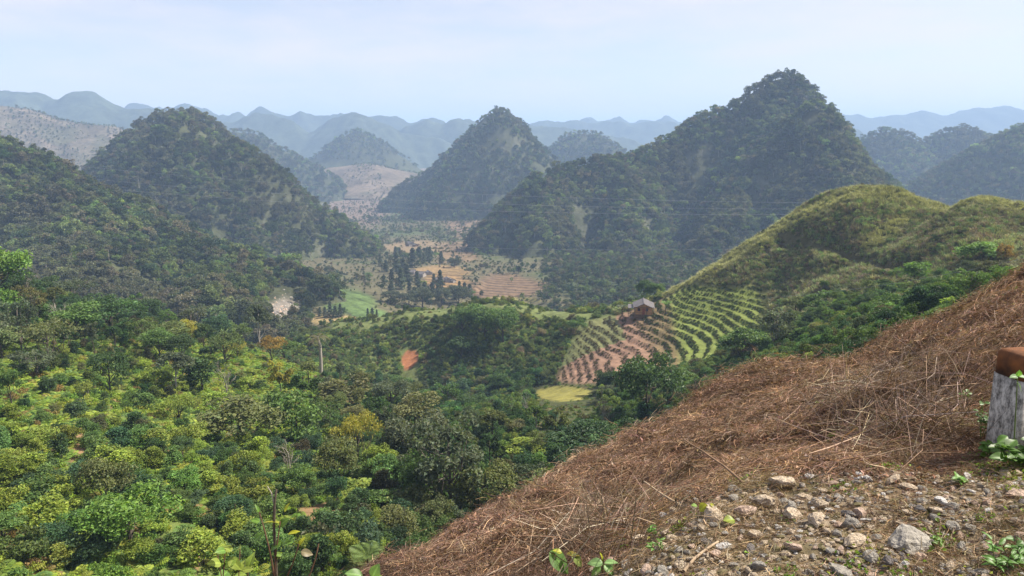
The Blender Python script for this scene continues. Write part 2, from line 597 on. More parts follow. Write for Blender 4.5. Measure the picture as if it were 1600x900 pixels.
# contour stripes of the valley terraces: bare rows and weedy rows follow the height
st = 0.5 + 0.5 * np.sin((Y + 0.3 * X + 9 * fbm(X / 45, Y / 45, 3, 55)) * 2 * math.pi / 8.5)
tv = np.clip(ell(gpx, gpy, 790, 450, 80, 28) + ell(gpx, gpy, 700, 440, 60, 24) + ell(gpx, gpy, 735, 370, 70, 35), 0, 1) * val
C = C * (1 - 0.5 * (tv * (st > 0.55))[:, None])
fv_ = ell(gpx, gpy, 540, 475, 70, 30) * val
C = C * (1 - 0.3 * fv_ * (np.sin((Y + 1.1 * X + 8 * fbm(X / 40, Y / 40, 3, 56)) * 2 * math.pi / 16) > 0.75) - 0.25 * fv_ * sstep(0, .4, fbm(X / 12, Y / 12, 3, 57)))[:, None]
q = grid_faces(len(ds), len(us))
cxq, cyq = X[q].mean(1), Y[q].mean(1)
qpx, qpy = gpx[q].mean(1), gpy[q].mean(1)
is_grass = (cyq > 118) & (cyq < 262) & (cxq > 32) & (qpx > 1040) & ~(tm[q].mean(1) > 0.5)
is_terr = tm[q].mean(1) > 0.5
for nm, sel, lab, cat in (('ground', ~is_grass & ~is_terr, 'valley ground with bushy left slope, gully and brown terraced fields', 'ground'),
                          ('grassy_hill', is_grass, 'rounded olive grass hill behind the brown bank', 'hill'),
                          ('terraced_slope', is_terr, 'terraced field slope of green and red-brown strips below the small house', 'terraces')):
    v2, q2, a2 = compact(GV, q[sel], {'cov': C})
    tag(obj(nm, mesh_np(nm, v2, q2, [M_GROUND], smooth=True, attrs=a2)), lab, cat, kind='structure')

# foreground bank sheet
ub = np.linspace(-0.75, 1.05, 560)
db = np.geomspace(1.5, 40, 420)
UU, DD = np.meshgrid(ub, db)
XB, YB = (UU * DD).ravel(), DD.ravel()
ZB = z_bank(XB, YB)
ZBG = ZB.reshape(len(db), len(ub))
z_bank_exact = z_bank


def z_bank(x, y):
    x, y = np.asarray(x, float), np.asarray(y, float)
    fu = np.clip((x / np.maximum(y, 1e-3) - ub[0]) / (ub[1] - ub[0]), 0, len(ub) - 1.001)
    fd = np.clip(np.log(np.maximum(y, 1e-3) / db[0]) / math.log(db[1] / db[0]), 0, len(db) - 1.001)
    i, j = fu.astype(int), fd.astype(int)
    a, b = fu - i, fd - j
    return (ZBG[j, i] * (1 - a) + ZBG[j, i + 1] * a) * (1 - b) + (ZBG[j + 1, i] * (1 - a) + ZBG[j + 1, i + 1] * a) * b


BV = np.stack([XB, YB, ZB], 1)
bpx, bpy_ = project(BV)
CB = np.tile(np.array((0.12, 0.075, 0.05)), (len(XB), 1))
CB = blend(CB, sstep(0.05, 0.5, fbm(XB / 0.9, YB / 0.9, 4, 61)), (0.18, 0.115, 0.075))
CB = blend(CB, sstep(0.15, 0.5, fbm(XB / 0.7, YB / 0.7, 4, 63)), (0.07, 0.042, 0.03))


def gravel_mask(px, py, y):
    line = np.interp(px, [850, 950, 1050, 1150, 1250, 1400, 1500, 1700], [960, 880, 790, 735, 725, 735, 725, 690])
    n = fbm(px / 60, py / 40, 3, 71) * 50
    return sstep(-45, 45, py - line + n) * (y < 5.2)


gm = gravel_mask(bpx, bpy_, YB)
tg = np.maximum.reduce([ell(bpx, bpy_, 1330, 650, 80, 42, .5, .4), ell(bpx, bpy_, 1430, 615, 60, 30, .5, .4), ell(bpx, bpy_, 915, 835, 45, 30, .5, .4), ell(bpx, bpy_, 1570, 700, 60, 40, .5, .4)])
CB = blend(CB, tg, (0.045, 0.03, 0.022))  # shade of the hollows under the stem tangle, painted into the soil colour
CB = blend(CB, gm, (0.20, 0.155, 0.10))
CB = blend(CB, gm * sstep(0.0, 0.5, fbm(XB / 0.25, YB / 0.25, 4, 65)), (0.13, 0.11, 0.06))
CB = blend(CB, gm * sstep(0.15, 0.5, fbm(XB / 0.5, YB / 0.3, 4, 67)), (0.30, 0.245, 0.18))
qb = grid_faces(len(db), len(ub))
keep = ZB[qb].max(1) > _mid(XB, np.maximum(YB, 14))[qb].min(1) - 3
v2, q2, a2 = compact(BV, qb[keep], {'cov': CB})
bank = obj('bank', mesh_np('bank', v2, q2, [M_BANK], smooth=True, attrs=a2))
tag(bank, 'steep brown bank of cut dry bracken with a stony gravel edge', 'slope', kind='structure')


# ------------------------------------------------------------------ karst hills: ridge skeletons with steep flanks
class Hill:
    def __init__(self, name, label, ridges, slope=1.0, rnd=12.0, noise=8.0, nscale=45.0, lift=4.0, cell=None, soil=(0.05, 0.055, 0.028), seed=0, gully=0.0):
        self.segs = []
        for r in ridges:
            pts = [at(*p) for p in r]
            for a, b in zip(pts[:-1], pts[1:]):
                self.segs.append((a, b))
        self.slope, self.rnd, self.noise, self.nscale, self.lift, self.seed, self.gully = slope, rnd, noise, nscale, lift, seed, gully
        self.name, self.label, self.soil = name, label, soil
        P = np.array([s[0] for s in self.segs] + [s[1] for s in self.segs])
        dm = P[:, 1].mean()
        reach = (P[:, 2].max() + 125) / slope * 0.95
        self.box = (P[:, 0].min() - reach, P[:, 0].max() + reach, P[:, 1].min() - reach, P[:, 1].max() + reach * 0.6)
        self.cell = cell or dm / 260
        self.dm = dm

    def z(self, x, y):
        best = np.full(np.shape(x), -1e9)
        drop = np.zeros(np.shape(x))
        for a, b in self.segs:
            dx, dy = b[0] - a[0], b[1] - a[1]
            L2 = dx * dx + dy * dy + 1e-9
            t = np.clip(((x - a[0]) * dx + (y - a[1]) * dy) / L2, 0, 1)
            r = np.hypot(x - a[0] - t * dx, y - a[1] - t * dy)
            zr = a[2] + t * (b[2] - a[2])
            f_ = self.slope * (np.sqrt(r * r + self.rnd ** 2) - self.rnd)
            drop = np.where(zr - f_ > best, f_, drop)
            best = np.maximum(best, zr - f_)
        n = fbm(x / self.nscale, y / self.nscale, 5, 100 + self.seed, 0.55)
        if self.gully:
            g = 1 - np.abs(fbm(x / (self.nscale * 1.6), y / (self.nscale * 3.2), 3, 300 + self.seed)) * 2.2
            best = best - self.gully * np.clip(g, 0, 1) ** 2 * sstep(4, 45, drop)
        return best + self.noise * n - self.lift

    def build(self, mat):
        x0, x1, y0, y1 = self.box
        nx, ny = int((x1 - x0) / self.cell) + 2, int((y1 - y0) / self.cell) + 2
        GX, GY = np.meshgrid(np.linspace(x0, x1, nx), np.linspace(max(y0, 120), y1, ny))
        gx, gy = GX.ravel(), GY.ravel()
        gz = self.z(gx, gy)
        g0 = _mid(gx, gy) if self.dm < 2300 else np.full(len(gx), -118.0)
        q = grid_faces(ny, nx)
        keep = (gz - g0)[q].max(1) > -14
        V = np.stack([gx, gy, gz], 1)
        e_ = self.cell
        stp = np.hypot(self.z(gx + e_, gy) - gz, self.z(gx, gy + e_) - gz) / e_
        c = np.tile(np.array(self.soil), (len(V), 1)) * (1 + 0.5 * fbm(gx / 25, gy / 25, 4, 5 + self.seed))[:, None]
        rk = sstep(1.2, 1.8, stp) * sstep(0.1, 0.45, fbm(gx / 30, gy / 30, 4, 9 + self.seed)) * (self.slope > 0.8)
        c = blend(c, rk, (0.10, 0.10, 0.07))
        if getattr(self, 'paint', None):
            c = self.paint(V, c)
        v2, q2, a2 = compact(V, q[keep], {'cov': c})
        self.obj = obj(self.name, mesh_np(self.name, v2, q2, [mat], smooth=True, attrs=a2))
        tag(self.obj, self.label, 'hill', kind='structure')
        return self


def chain(d, *pts):
    return [(p[0], p[1], p[2] if len(p) > 2 else d) for p in pts]


HA = Hill('hill', 'forested slope descending from the upper left, nearest of the karst hills',
          [chain(460, (-300, 130, 520), (-150, 170, 490), (-60, 203, 470), (0, 228), (60, 262, 450), (110, 283, 440), (150, 308, 430), (185, 332, 425), (230, 348, 420), (290, 368, 415), (350, 388, 405), (420, 413, 395), (470, 433, 390), (505, 466, 382)),
           chain(300, (150, 308, 430), (120, 380, 340), (110, 430, 290)), chain(300, (350, 388, 405), (330, 430, 340), (320, 470, 290))],
          slope=0.62, rnd=14, noise=9, nscale=42, lift=5, seed=1, gully=7)
HB = Hill('hill', 'twin-topped forested karst hill on the left of the valley',
          [chain(780, (285, 174), (255, 180), (235, 190), (215, 207), (190, 232), (165, 258), (148, 285), (140, 315, 770)),
           chain(780, (285, 174), (316, 190), (338, 214, 765), (362, 232, 740), (400, 252, 720), (450, 283, 700), (500, 322, 680), (540, 357, 660), (575, 388, 640), (592, 410, 620)),
           chain(690, (335, 258), (352, 226), (368, 220), (385, 230), (410, 258), (450, 300)), chain(690, (362, 222), (345, 270, 670), (300, 320, 630), (270, 360, 580)), chain(700, (285, 174), (255, 230, 730), (215, 290, 680)),
           chain(700, (450, 283, 700), (430, 330, 640), (420, 370, 590))],
          slope=0.95, rnd=16, noise=12, nscale=55, lift=5, seed=2, gully=12)
HC = Hill('hill', 'pointed forested karst cone standing mid-valley',
          [chain(1250, (782, 172), (765, 180), (740, 203), (705, 237), (675, 262), (640, 277), (612, 312), (586, 348)),
           chain(1250, (782, 172), (800, 183), (820, 208), (850, 236), (872, 262), (890, 290)),
           chain(1150, (782, 172), (775, 240, 1170), (750, 310, 1080)), chain(1150, (705, 237), (680, 300, 1130), (660, 345, 1040))],
          slope=1.1, rnd=14, noise=13, nscale=80, lift=5, seed=3, gully=14)
HD = Hill('hill', 'largest steep karst mountain right of centre with a lit spur',
          [chain(800, (1215, 113), (1196, 122), (1165, 146), (1130, 168), (1090, 191, 790), (1050, 216, 780), (1000, 235, 760), (950, 248, 750), (880, 262, 735), (840, 279, 720), (800, 318, 700), (770, 358, 680), (738, 406, 650)),
           chain(800, (1215, 113), (1238, 118), (1258, 136), (1280, 160), (1297, 190), (1314, 228, 795), (1332, 268, 790), (1356, 304, 785), (1390, 350, 780)),
           chain(800, (1215, 113), (1205, 180, 750), (1180, 250, 700), (1150, 310, 650), (1125, 370, 600), (1100, 425, 560)),
           chain(700, (1000, 235, 760), (985, 300, 690), (960, 370, 620), (930, 430, 560)), chain(700, (880, 262, 735), (850, 340, 650), (830, 400, 590)),
           chain(700, (1270, 158), (1280, 230, 740), (1275, 290, 690))],
          slope=1.2, rnd=14, noise=9, nscale=60, lift=5, seed=4, gully=15)
HE = Hill('hill', 'small forested karst knob behind the shoulder of the mid-valley cone', [chain(1700, (850, 240), (870, 222), (888, 208), (905, 203), (930, 207), (950, 220), (966, 238))], slope=1.1, rnd=20, noise=12, nscale=80, lift=5, seed=5)
HF = Hill('hill', 'two-humped bluish hill behind the right grass hill',
          [chain(1400, (1322, 250), (1345, 225), (1365, 208), (1390, 201), (1412, 208), (1432, 220), (1452, 216), (1480, 205), (1505, 198), (1530, 210), (1560, 235), (1590, 260))], slope=0.9, rnd=20, noise=12, nscale=80, lift=5, seed=6)
HG = Hill('hill', 'dark forested slope rising to the right frame edge behind the grass hill',
          [chain(1050, (1415, 300), (1480, 266), (1530, 236), (1570, 208), (1600, 192), (1680, 172), (1760, 190), (1850, 230))], slope=0.8, rnd=20, noise=10, nscale=70, lift=5, seed=7)
HH = Hill('hill', 'hazy pyramid hill with a brown foot, left of the mid-valley cone',
          [chain(1900, (500, 243), (522, 228), (540, 212), (558, 200), (580, 214), (605, 234), (635, 258))], slope=0.75, rnd=16, noise=12, nscale=90, lift=4, seed=8)
HI = Hill('hill', 'hazy wooded ridge between the twin-topped hill and the pyramid hill',
          [chain(1500, (352, 215), (372, 203), (390, 206), (405, 218), (450, 238), (490, 258), (520, 295), (540, 330))], slope=0.9, rnd=16, noise=10, nscale=80, lift=4, seed=9)
HJ = Hill('hill', 'bare brown hillside at the left edge behind the forested slope',
          [chain(1400, (-200, 130), (-60, 155), (0, 165), (30, 168), (60, 182), (120, 192), (170, 197), (205, 208), (260, 240), (330, 275))], slope=0.5, rnd=30, noise=10, nscale=120, lift=1, seed=10, soil=(0.10, 0.085, 0.06))
HK = Hill('hill', 'low brown cultivated rise below the hazy pyramid hill', [chain(1650, (470, 275), (520, 262), (570, 255), (640, 268), (680, 290))], slope=0.36, rnd=30, noise=8, nscale=90, lift=1, seed=11, soil=(0.12, 0.095, 0.068))
NEARHILLS = [HA, HB, HC, HD, HE, HF, HG, HH, HI, HJ, HK]


def brown_paint(V, c):
    x, y = V[:, 0], V[:, 1]
    n = fbm(x / 70, y / 70, 4, 77)
    c = blend(c, sstep(0.12, 0.4, n), (0.085, 0.08, 0.05))
    c = blend(c, sstep(0.2, 0.5, fbm(x / 45 + 9, y / 30, 4, 78)), (0.16, 0.125, 0.09))
    return c


def scree_paint(V, c):
    px, py = project(V)
    m = ell(px, py, 440, 487, 34, 30, .4, .4) * (V[:, 1] < 420)
    return blend(c, m, (0.17, 0.15, 0.125))


HA.paint = scree_paint
HJ.paint = HK.paint = brown_paint
FAR = [
    Hill('distant_ridge', 'long hazy ridge on the left skyline', [chain(2500, (-300, 150), (-120, 130), (0, 141), (50, 141), (75, 149), (105, 144), (135, 145), (160, 157), (185, 165), (240, 168), (300, 182), (345, 200), (400, 225))], slope=0.6, rnd=30, noise=16, nscale=160, seed=20),
    Hill('distant_ridge', 'hazy blue hills behind the twin-topped hill', [chain(2800, (335, 205), (360, 186), (385, 180), (425, 184), (455, 190), (480, 205), (505, 195), (530, 184), (560, 176), (592, 188), (620, 206), (660, 214), (700, 222))], slope=0.75, rnd=25, noise=18, nscale=150, seed=21),
    Hill('distant_ridge', 'faint blue line of small peaks left of centre on the skyline', [chain(3500, (150, 172), (190, 169), (215, 161), (235, 167), (262, 166), (290, 161), (315, 172), (340, 180), (367, 168), (385, 180), (405, 165), (432, 176), (470, 172), (487, 180), (505, 186), (530, 180), (600, 182), (640, 186), (700, 190))], slope=0.9, rnd=20, noise=22, nscale=150, seed=22),
    Hill('distant_ridge', 'hazy blue hills filling the gap left of the pointed cone', [chain(3000, (560, 225), (600, 208), (640, 198), (672, 188), (690, 194), (715, 184), (742, 190), (770, 200), (830, 196), (870, 200), (930, 205), (985, 215), (1020, 225))], slope=0.7, rnd=25, noise=18, nscale=150, seed=23),
    Hill('distant_ridge', 'hazy blue ridge between the pointed cone and the largest mountain', [chain(3900, (760, 196), (820, 188), (850, 186), (882, 191), (930, 190), (960, 193), (1000, 189), (1040, 192), (1075, 198), (1150, 200))], slope=0.7, rnd=25, noise=20, nscale=170, seed=24),
    Hill('distant_ridge', 'palest jagged peaks beyond the ridge beside the largest mountain', [chain(4600, (860, 196), (900, 190), (925, 181), (945, 190), (968, 186), (985, 190), (1000, 184), (1022, 192), (1042, 183), (1062, 190), (1130, 195))], slope=0.9, rnd=20, noise=22, nscale=170, seed=25),
    Hill('distant_ridge', 'pale long ridge on the right skyline', [chain(4400, (1230, 185), (1290, 179), (1325, 177), (1360, 181), (1400, 178), (1440, 176), (1480, 177), (1502, 173), (1540, 169), (1570, 167), (1610, 168), (1750, 160), (1900, 170))], slope=0.6, rnd=25, noise=18, nscale=200, seed=26),
    Hill('distant_ridge', 'small hazy cone at the right shoulder of the largest mountain', [chain(3000, (1280, 235), (1305, 212), (1328, 197), (1345, 206), (1375, 222), (1450, 235))], slope=0.8, rnd=22, noise=14, nscale=120, seed=27),
]

for h in NEARHILLS:
    h.build(M_HILL)
for h in FAR:
    h.soil = (0.045, 0.055, 0.03)
    h.cell = h.dm / 330
    h.noise *= 1.5
    h.nscale *= 0.6
    h.build(M_HILL)

# ------------------------------------------------------------------ plant builders (pure arrays: vertices, faces, leaf value)
def rot_frames(nrm):
    """two unit vectors square to each normal"""
    a = np.where(np.abs(nrm[:, 2:3]) > 0.9, np.array([[1.0, 0, 0]]), np.array([[0, 0, 1.0]]))
    t = np.cross(nrm, a)
    t /= np.linalg.norm(t, axis=1, keepdims=True) + 1e-9
    b = np.cross(nrm, t)
    return t, b


def unit(n, r):
    v = r.normal(size=(n, 3))
    return v / np.linalg.norm(v, axis=1, keepdims=True)


def leaves(cen, nrm, size, r, aspect=0.6, value=None):
    """one bent leaf-clump face (4 corners, pointed) per centre"""
    n = len(cen)
    t, b = rot_frames(nrm)
    a = r.uniform(0, 2 * math.pi, n)[:, None]
    t, b = t * np.cos(a) + b * np.sin(a), -t * np.sin(a) + b * np.cos(a)
    s = (size * r.uniform(0.6, 1.35, n))[:, None]
    droop = nrm * s * 0.25
    V = np.stack([cen - t * s * 0.5 - droop, cen - b * s * aspect * 0.5, cen + t * s * 0.5 - droop, cen + b * s * aspect * 0.5], 1).reshape(-1, 3)
    Q = np.arange(n * 4).reshape(-1, 4)
    v = value if value is not None else np.clip(r.normal(1.0, 0.22, n), 0.45, 1.7)
    hue = r.normal(0, 0.06, n)
    lv = np.stack([v * (1 + hue), v, v * (1 - hue)], 1)
    return V, Q, np.repeat(lv, 4, 0)


def tube(path, rad, sides=6):
    path = np.asarray(path, float)
    n = len(path)
    d = np.gradient(path, axis=0)
    d /= np.linalg.norm(d, axis=1, keepdims=True) + 1e-9
    t, b = rot_frames(d)
    for i in range(1, n):                     # keep the frame from spinning
        t[i] = t[i - 1] - d[i] * np.dot(t[i - 1], d[i])
        t[i] /= np.linalg.norm(t[i]) + 1e-9
        b[i] = np.cross(d[i], t[i])
    a = np.linspace(0, 2 * math.pi, sides, endpoint=False)
    rad = np.broadcast_to(np.asarray(rad, float), (n,))
    V = path[:, None] + (t[:, None] * np.cos(a)[None, :, None] + b[:, None] * np.sin(a)[None, :, None]) * rad[:, None, None]
    V = V.reshape(-1, 3)
    i = np.arange(n * sides).reshape(n, sides)
    j = np.roll(i, -1, 1)
    Q = np.stack([i[:-1], j[:-1], j[1:], i[1:]], -1).reshape(-1, 4)
    V = np.concatenate([V, path[-1:] + d[-1:] * rad[-1] * 0.5])
    k = len(V) - 1
    T = np.stack([i[-1], j[-1], np.full(sides, k)], -1)
    return V, Q, T


class Arr:
    """gathers pieces into one mesh"""
    def __init__(self):
        self.V, self.Q, self.T, self.L, self.n = [], [], [], [], 0

    def add(self, V, Q=None, T=None, lv=None):
        if Q is not None and len(Q):
            self.Q.append(np.asarray(Q) + self.n)
        if T is not None and len(T):
            self.T.append(np.asarray(T) + self.n)
        self.V.append(np.asarray(V, float))
        self.L.append(np.ones((len(V), 3)) if lv is None else lv)
        self.n += len(V)
        return self

    def arrays(self):
        V = np.concatenate(self.V)
        Q = np.concatenate(self.Q) if self.Q else np.zeros((0, 4), int)
        T = np.concatenate(self.T) if self.T else np.zeros((0, 3), int)
        return V, Q, T, np.concatenate(self.L)

    def mesh(self, name, mats, smooth=False):
        V, Q, T, L = self.arrays()
        return mesh_np(name, V, [Q, T], mats, smooth=smooth, attrs={'lv': L})


def crown_arr(r, rad, hgt, z0, nclump, nleaf, size, flat=0.0, open_=0.3, clump_r=0.34, base=0.15, lean=(0, 0)):
    """leaf clumps spread through an uneven ellipsoid, gaps between them; returns Arr and the clump centres"""
    u = unit(nclump * 3, r)
    u = u[u[:, 2] > -0.55 + flat][:nclump]
    rr = r.uniform(0.45, 1.0, len(u)) ** 0.6
    wob = 1 + 0.25 * np.sin(u[:, 0] * 3 + r.uniform(0, 6)) + 0.2 * np.sin(u[:, 1] * 4 + r.uniform(0, 6))
    cc = u * rr[:, None] * wob[:, None] * np.array([rad * (1 - clump_r * 0.6), rad * (1 - clump_r * 0.6), hgt * 0.5 * (1 - clump_r * 0.5)])
    cc[:, 2] += z0 + hgt * 0.5
    cc[:, :2] += (cc[:, 2:3] - z0) / hgt * np.array(lean)
    cr = rad * clump_r * r.uniform(0.65, 1.3, len(cc))
    per = np.maximum(3, (nleaf * cr ** 2 / (cr ** 2).sum()).astype(int))
    A = Arr()
    for c, q, m in zip(cc, cr, per):
        d = unit(m, r)
        d[:, 2] = np.where(r.random(m) < 0.72, np.abs(d[:, 2]), d[:, 2])
        d /= np.linalg.norm(d, axis=1, keepdims=True) + 1e-9
        pos = c + d * q * r.uniform(0.55, 1.08, m)[:, None] * np.array([1.0, 1.0, 0.95])
        nr = d * 0.7 + unit(m, r) * 0.75 + np.array([0, 0, 0.25])
        nr /= np.linalg.norm(nr, axis=1, keepdims=True)
        tone = r.normal(1.0, 0.16)
        V, Q, L = leaves(pos, nr, size, r, value=np.clip(r.normal(tone, 0.2, m), 0.4, 1.8))
        A.add(V, Q, None, L)
    return A, cc


def trunk_arr(r, hgt, top, cc, rad, nlimb=7, bend=0.05, sides=6):
    A = Arr()
    zs = np.linspace(-0.4, top, 7)
    w = np.cumsum(r.normal(0, bend, (7, 2)) * hgt * 0.15, 0)
    w -= w[:1]
    p = np.column_stack([w, zs])
    V, Q, T = tube(p, rad * np.linspace(1.25, 0.45, 7), sides)
    A.add(V, Q, T)
    if len(cc):
        for k in r.permutation(len(cc))[:nlimb]:
            c = cc[k]
            s = r.uniform(0.35, 0.85)
            i = min(5, int(s * 6))
            a = p[i] + (p[i + 1] - p[i]) * (s * 6 - i)
            if c[2] < a[2]:
                a = p[max(0, i - 2)]
            mid = (a + c) / 2 + r.normal(0, 0.06, 3) * np.linalg.norm(c - a) + np.array([0, 0, -0.05 * hgt])
            V, Q, T = tube([a, mid, c], rad * np.array([0.5, 0.32, 0.14]), 5)
            A.add(V, Q, T)
    return A


def bare_arr(r, hgt, rad, depth=4, spread=0.55, droop=0.0):
    A = Arr()

    def grow(p, d, L, w, k):
        n = 4
        pts = [p]
        for i in range(n - 1):
            d = d + r.normal(0, 0.13, 3) + np.array([0, 0, 0.05 - droop])
            d = d / np.linalg.norm(d)
            pts.append(pts[-1] + d * L / (n - 1))
        V, Q, T = tube(pts, w * np.linspace(1, 0.6, n), 5 if k > 1 else 4)
        A.add(V, Q, T)
        if k > 0:
            for j in range(3 if k > 1 else 4):
                s = pts[-1] if j < 2 else pts[-2]
                nd = d + unit(1, r)[0] * spread * (1.0 if k < depth else 0.8)
                grow(s, nd / np.linalg.norm(nd), L * r.uniform(0.5, 0.75), w * 0.58, k - 1)
    grow(np.array([0, 0, -0.3]), np.array([0, 0, 1.0]), hgt * 0.42, rad, depth)
    return A


def frond_arr(r, L, nleaf, width, arch=0.6, az0=0.0, up=0.9, sub=True):
    """one arched frond: midrib and leaflets on both sides"""
    A = Arr()
    t = np.linspace(0, 1, 7)
    ca, sa = math.cos(az0), math.sin(az0)
    h = L * (t * math.cos(up * 0.9) + 0.0)
    z = L * (t * math.sin(up) - arch * t ** 2)
    p = np.column_stack([h * ca, h * sa, z])
    V, Q, T = tube(p, L * 0.012 * np.linspace(1, 0.3, 7), 4)
    A.add(V, Q, T, np.full((len(V), 3), 0.75))
    side = np.array([-sa, ca, 0])
    for sgn in (-1, 1):
        s = np.linspace(0.12, 0.98, nleaf)
        base = np.column_stack([np.interp(s, t, p[:, i]) for i in range(3)])
        fw = np.column_stack([np.interp(np.clip(s + 0.05, 0, 1), t, p[:, i]) for i in range(3)]) - base
        fw /= np.linalg.norm(fw, axis=1, keepdims=True) + 1e-9
        w = width * np.sin(np.clip(s * 1.05, 0, 1) * math.pi) ** 0.7 + width * 0.08
        tip = base + (side * sgn * 0.95 + fw * 0.35)  * w[:, None] + np.array([0, 0, -0.18]) * w[:, None]
        hw = (L / nleaf * 0.42) * np.ones(nleaf)
        mid = (base + tip) / 2 + np.array([0, 0, 0.05]) * w[:, None]
        Vl = np.stack([base, mid - fw * hw[:, None], tip, mid + fw * hw[:, None]], 1).reshape(-1, 3)
        A.add(Vl, np.arange(nleaf * 4).reshape(-1, 4), None, np.repeat(np.clip(r.normal(1, 0.15, (nleaf, 1)), .5, 1.6), 4, 0).repeat(3, 1))
    return A


def merge(A, B):
    V, Q, T, L = B.arrays()
    A.add(V, Q, T, L)
    return A


def fern_arr(r, nf=9, L=1.0, nleaf=12, width=0.28):
    A = Arr()
    for k in range(nf):
        merge(A, frond_arr(r, L * r.uniform(0.7, 1.15), nleaf, width * L, arch=r.uniform(0.5, 0.8), az0=2 * math.pi * (k + r.uniform(-.3, .3)) / nf, up=r.uniform(0.7, 1.1)))
    return A


def conifer_arr(r, hgt, rad, n, size):
    A = Arr()
    z = r.uniform(0.06, 1.0, n) ** 0.9 * hgt
    q = rad * (1 - (z / hgt) ** 1.3) * r.uniform(0.4, 1.1, n) + 0.05
    a = r.uniform(0, 2 * math.pi, n)
    lay = 0.75 + 0.25 * np.sin(z / hgt * 30)
    pos = np.column_stack([np.cos(a) * q * lay, np.sin(a) * q * lay, z])
    nr = np.column_stack([np.cos(a), np.sin(a), r.uniform(0, 1, n)]) + unit(n, r) * 0.5
    nr /= np.linalg.norm(nr, axis=1, keepdims=True)
    V, Q, L = leaves(pos, nr, size, r)
    A.add(V, Q, None, L)
    return A


def tuft_arr(r, n, h, spread, w):
    """grass tuft: bent blades from one root"""
    A = Arr()
    a = r.uniform(0, 2 * math.pi, n)
    o = r.uniform(0, spread, n) * 0.5
    base = np.column_stack([np.cos(a) * o, np.sin(a) * o, np.full(n, -0.03)])
    b = a + r.normal(0, 0.6, n)
    hh = h * r.uniform(0.5, 1.2, n)
    out = np.column_stack([np.cos(b), np.sin(b), np.zeros(n)])
    k = r.uniform(0.15, 0.75, n)[:, None]
    mid = base + out * k * hh[:, None] * 0.45 + np.array([0, 0, 1]) * hh[:, None] * 0.6
    tip = base + out * k * hh[:, None] * 1.1 + np.array([0, 0, 1]) * (hh * r.uniform(0.6, 1.0, n))[:, None]
    s = np.column_stack([-np.sin(b), np.cos(b), np.zeros(n)]) * w * 0.5
    V = np.stack([base - s, base + s, mid + s * 0.8, tip, mid - s * 0.8], 1).reshape(-1, 3)
    i = np.arange(n)[:, None] * 5
    A.add(V, i + np.array([[0, 1, 2, 4]]), i + np.array([[4, 2, 3]]), np.repeat(np.clip(r.normal(1, 0.25, (n, 1)), .4, 1.8), 5, 0).repeat(3, 1))
    return A


def straw_arr(r, n, L, spread, w, lift=0.12, upr=0.15):
    """heap of cut stems lying this way and that"""
    A = Arr()
    a = r.uniform(0, 2 * math.pi, n)
    c = np.column_stack([r.normal(0, spread, n), r.normal(0, spread, n), np.abs(r.normal(0, lift, n))])
    ln = L * r.uniform(0.35, 1.1, n)
    tilt = r.normal(0, upr, n) + (r.random(n) < 0.08) * r.uniform(0.3, 1.0, n)
    d = np.column_stack([np.cos(a) * np.cos(tilt), np.sin(a) * np.cos(tilt), np.sin(tilt)])
    bow = unit(n, r) * (ln * 0.10)[:, None]
    sd_ = np.cross(d, unit(n, r))
    sd_ /= np.linalg.norm(sd_, axis=1, keepdims=True) + 1e-9
    ww = (w * r.uniform(0.5, 1.6, n))[:, None] * sd_ * 0.5
    p0, p1, p2 = c - d * ln[:, None] / 2, c + bow, c + d * ln[:, None] / 2
    V = np.stack([p0 - ww, p0 + ww, p1 + ww, p2 + ww * .4, p2 - ww * .4, p1 - ww], 1).reshape(-1, 3)
    i = np.arange(n)[:, None] * 6
    Q = np.concatenate([i + np.array([[0, 1, 2, 5]]), i + np.array([[5, 2, 3, 4]])])
    v = np.clip(r.lognormal(-0.05, 0.42, n), 0.3, 2.6)
    g = r.normal(0, 0.08, n)
    L3 = np.stack([v * (1 + g), v, v * (1 - g)], 1)
    A.add(V, Q, None, np.repeat(L3, 6, 0))
    return A


def bracken_litter(r, n, L, spread, w):
    """dry crumpled fern bits: short broad flakes"""
    A = Arr()
    c = np.column_stack([r.normal(0, spread, n), r.normal(0, spread, n), np.abs(r.normal(0, 0.05, n))])
    nr = unit(n, r) * 0.9 + np.array([0, 0, 0.6])
    nr /= np.linalg.norm(nr, axis=1, keepdims=True)
    V, Q, Lv = leaves(c, nr, L, r, aspect=w, value=np.clip(r.lognormal(-0.05, 0.35, n), .3, 2.2))
    A.add(V, Q, None, Lv)
    return A


def rock_arr(r, sub=2, sharp=0.5):
    bm = bmesh.new()
    bmesh.ops.create_icosphere(bm, subdivisions=sub, radius=1.0)
    V = np.array([v.co[:] for v in bm.verts])
    T = np.array([[v.index for v in f.verts] for f in bm.faces])
    bm.free()
    for k in range(9):                                   # chip flat facets off
        nrm = unit(1, r)[0]
        h = r.uniform(0.45, 0.85)
        d = V @ nrm - h
        V = V - np.where(d > 0, d, 0)[:, None] * nrm * (0.85 + 0.15 * sharp)
    V += 0.03 * r.normal(size=V.shape)
    V *= np.array([1, r.uniform(0.6, 0.95), r.uniform(0.4, 0.75)])
    return V, T


# prototype plants live outside the scene; scatters instance them
def hidden(name, me):
    return bpy.data.objects.new(name, me)


PROTO = {}


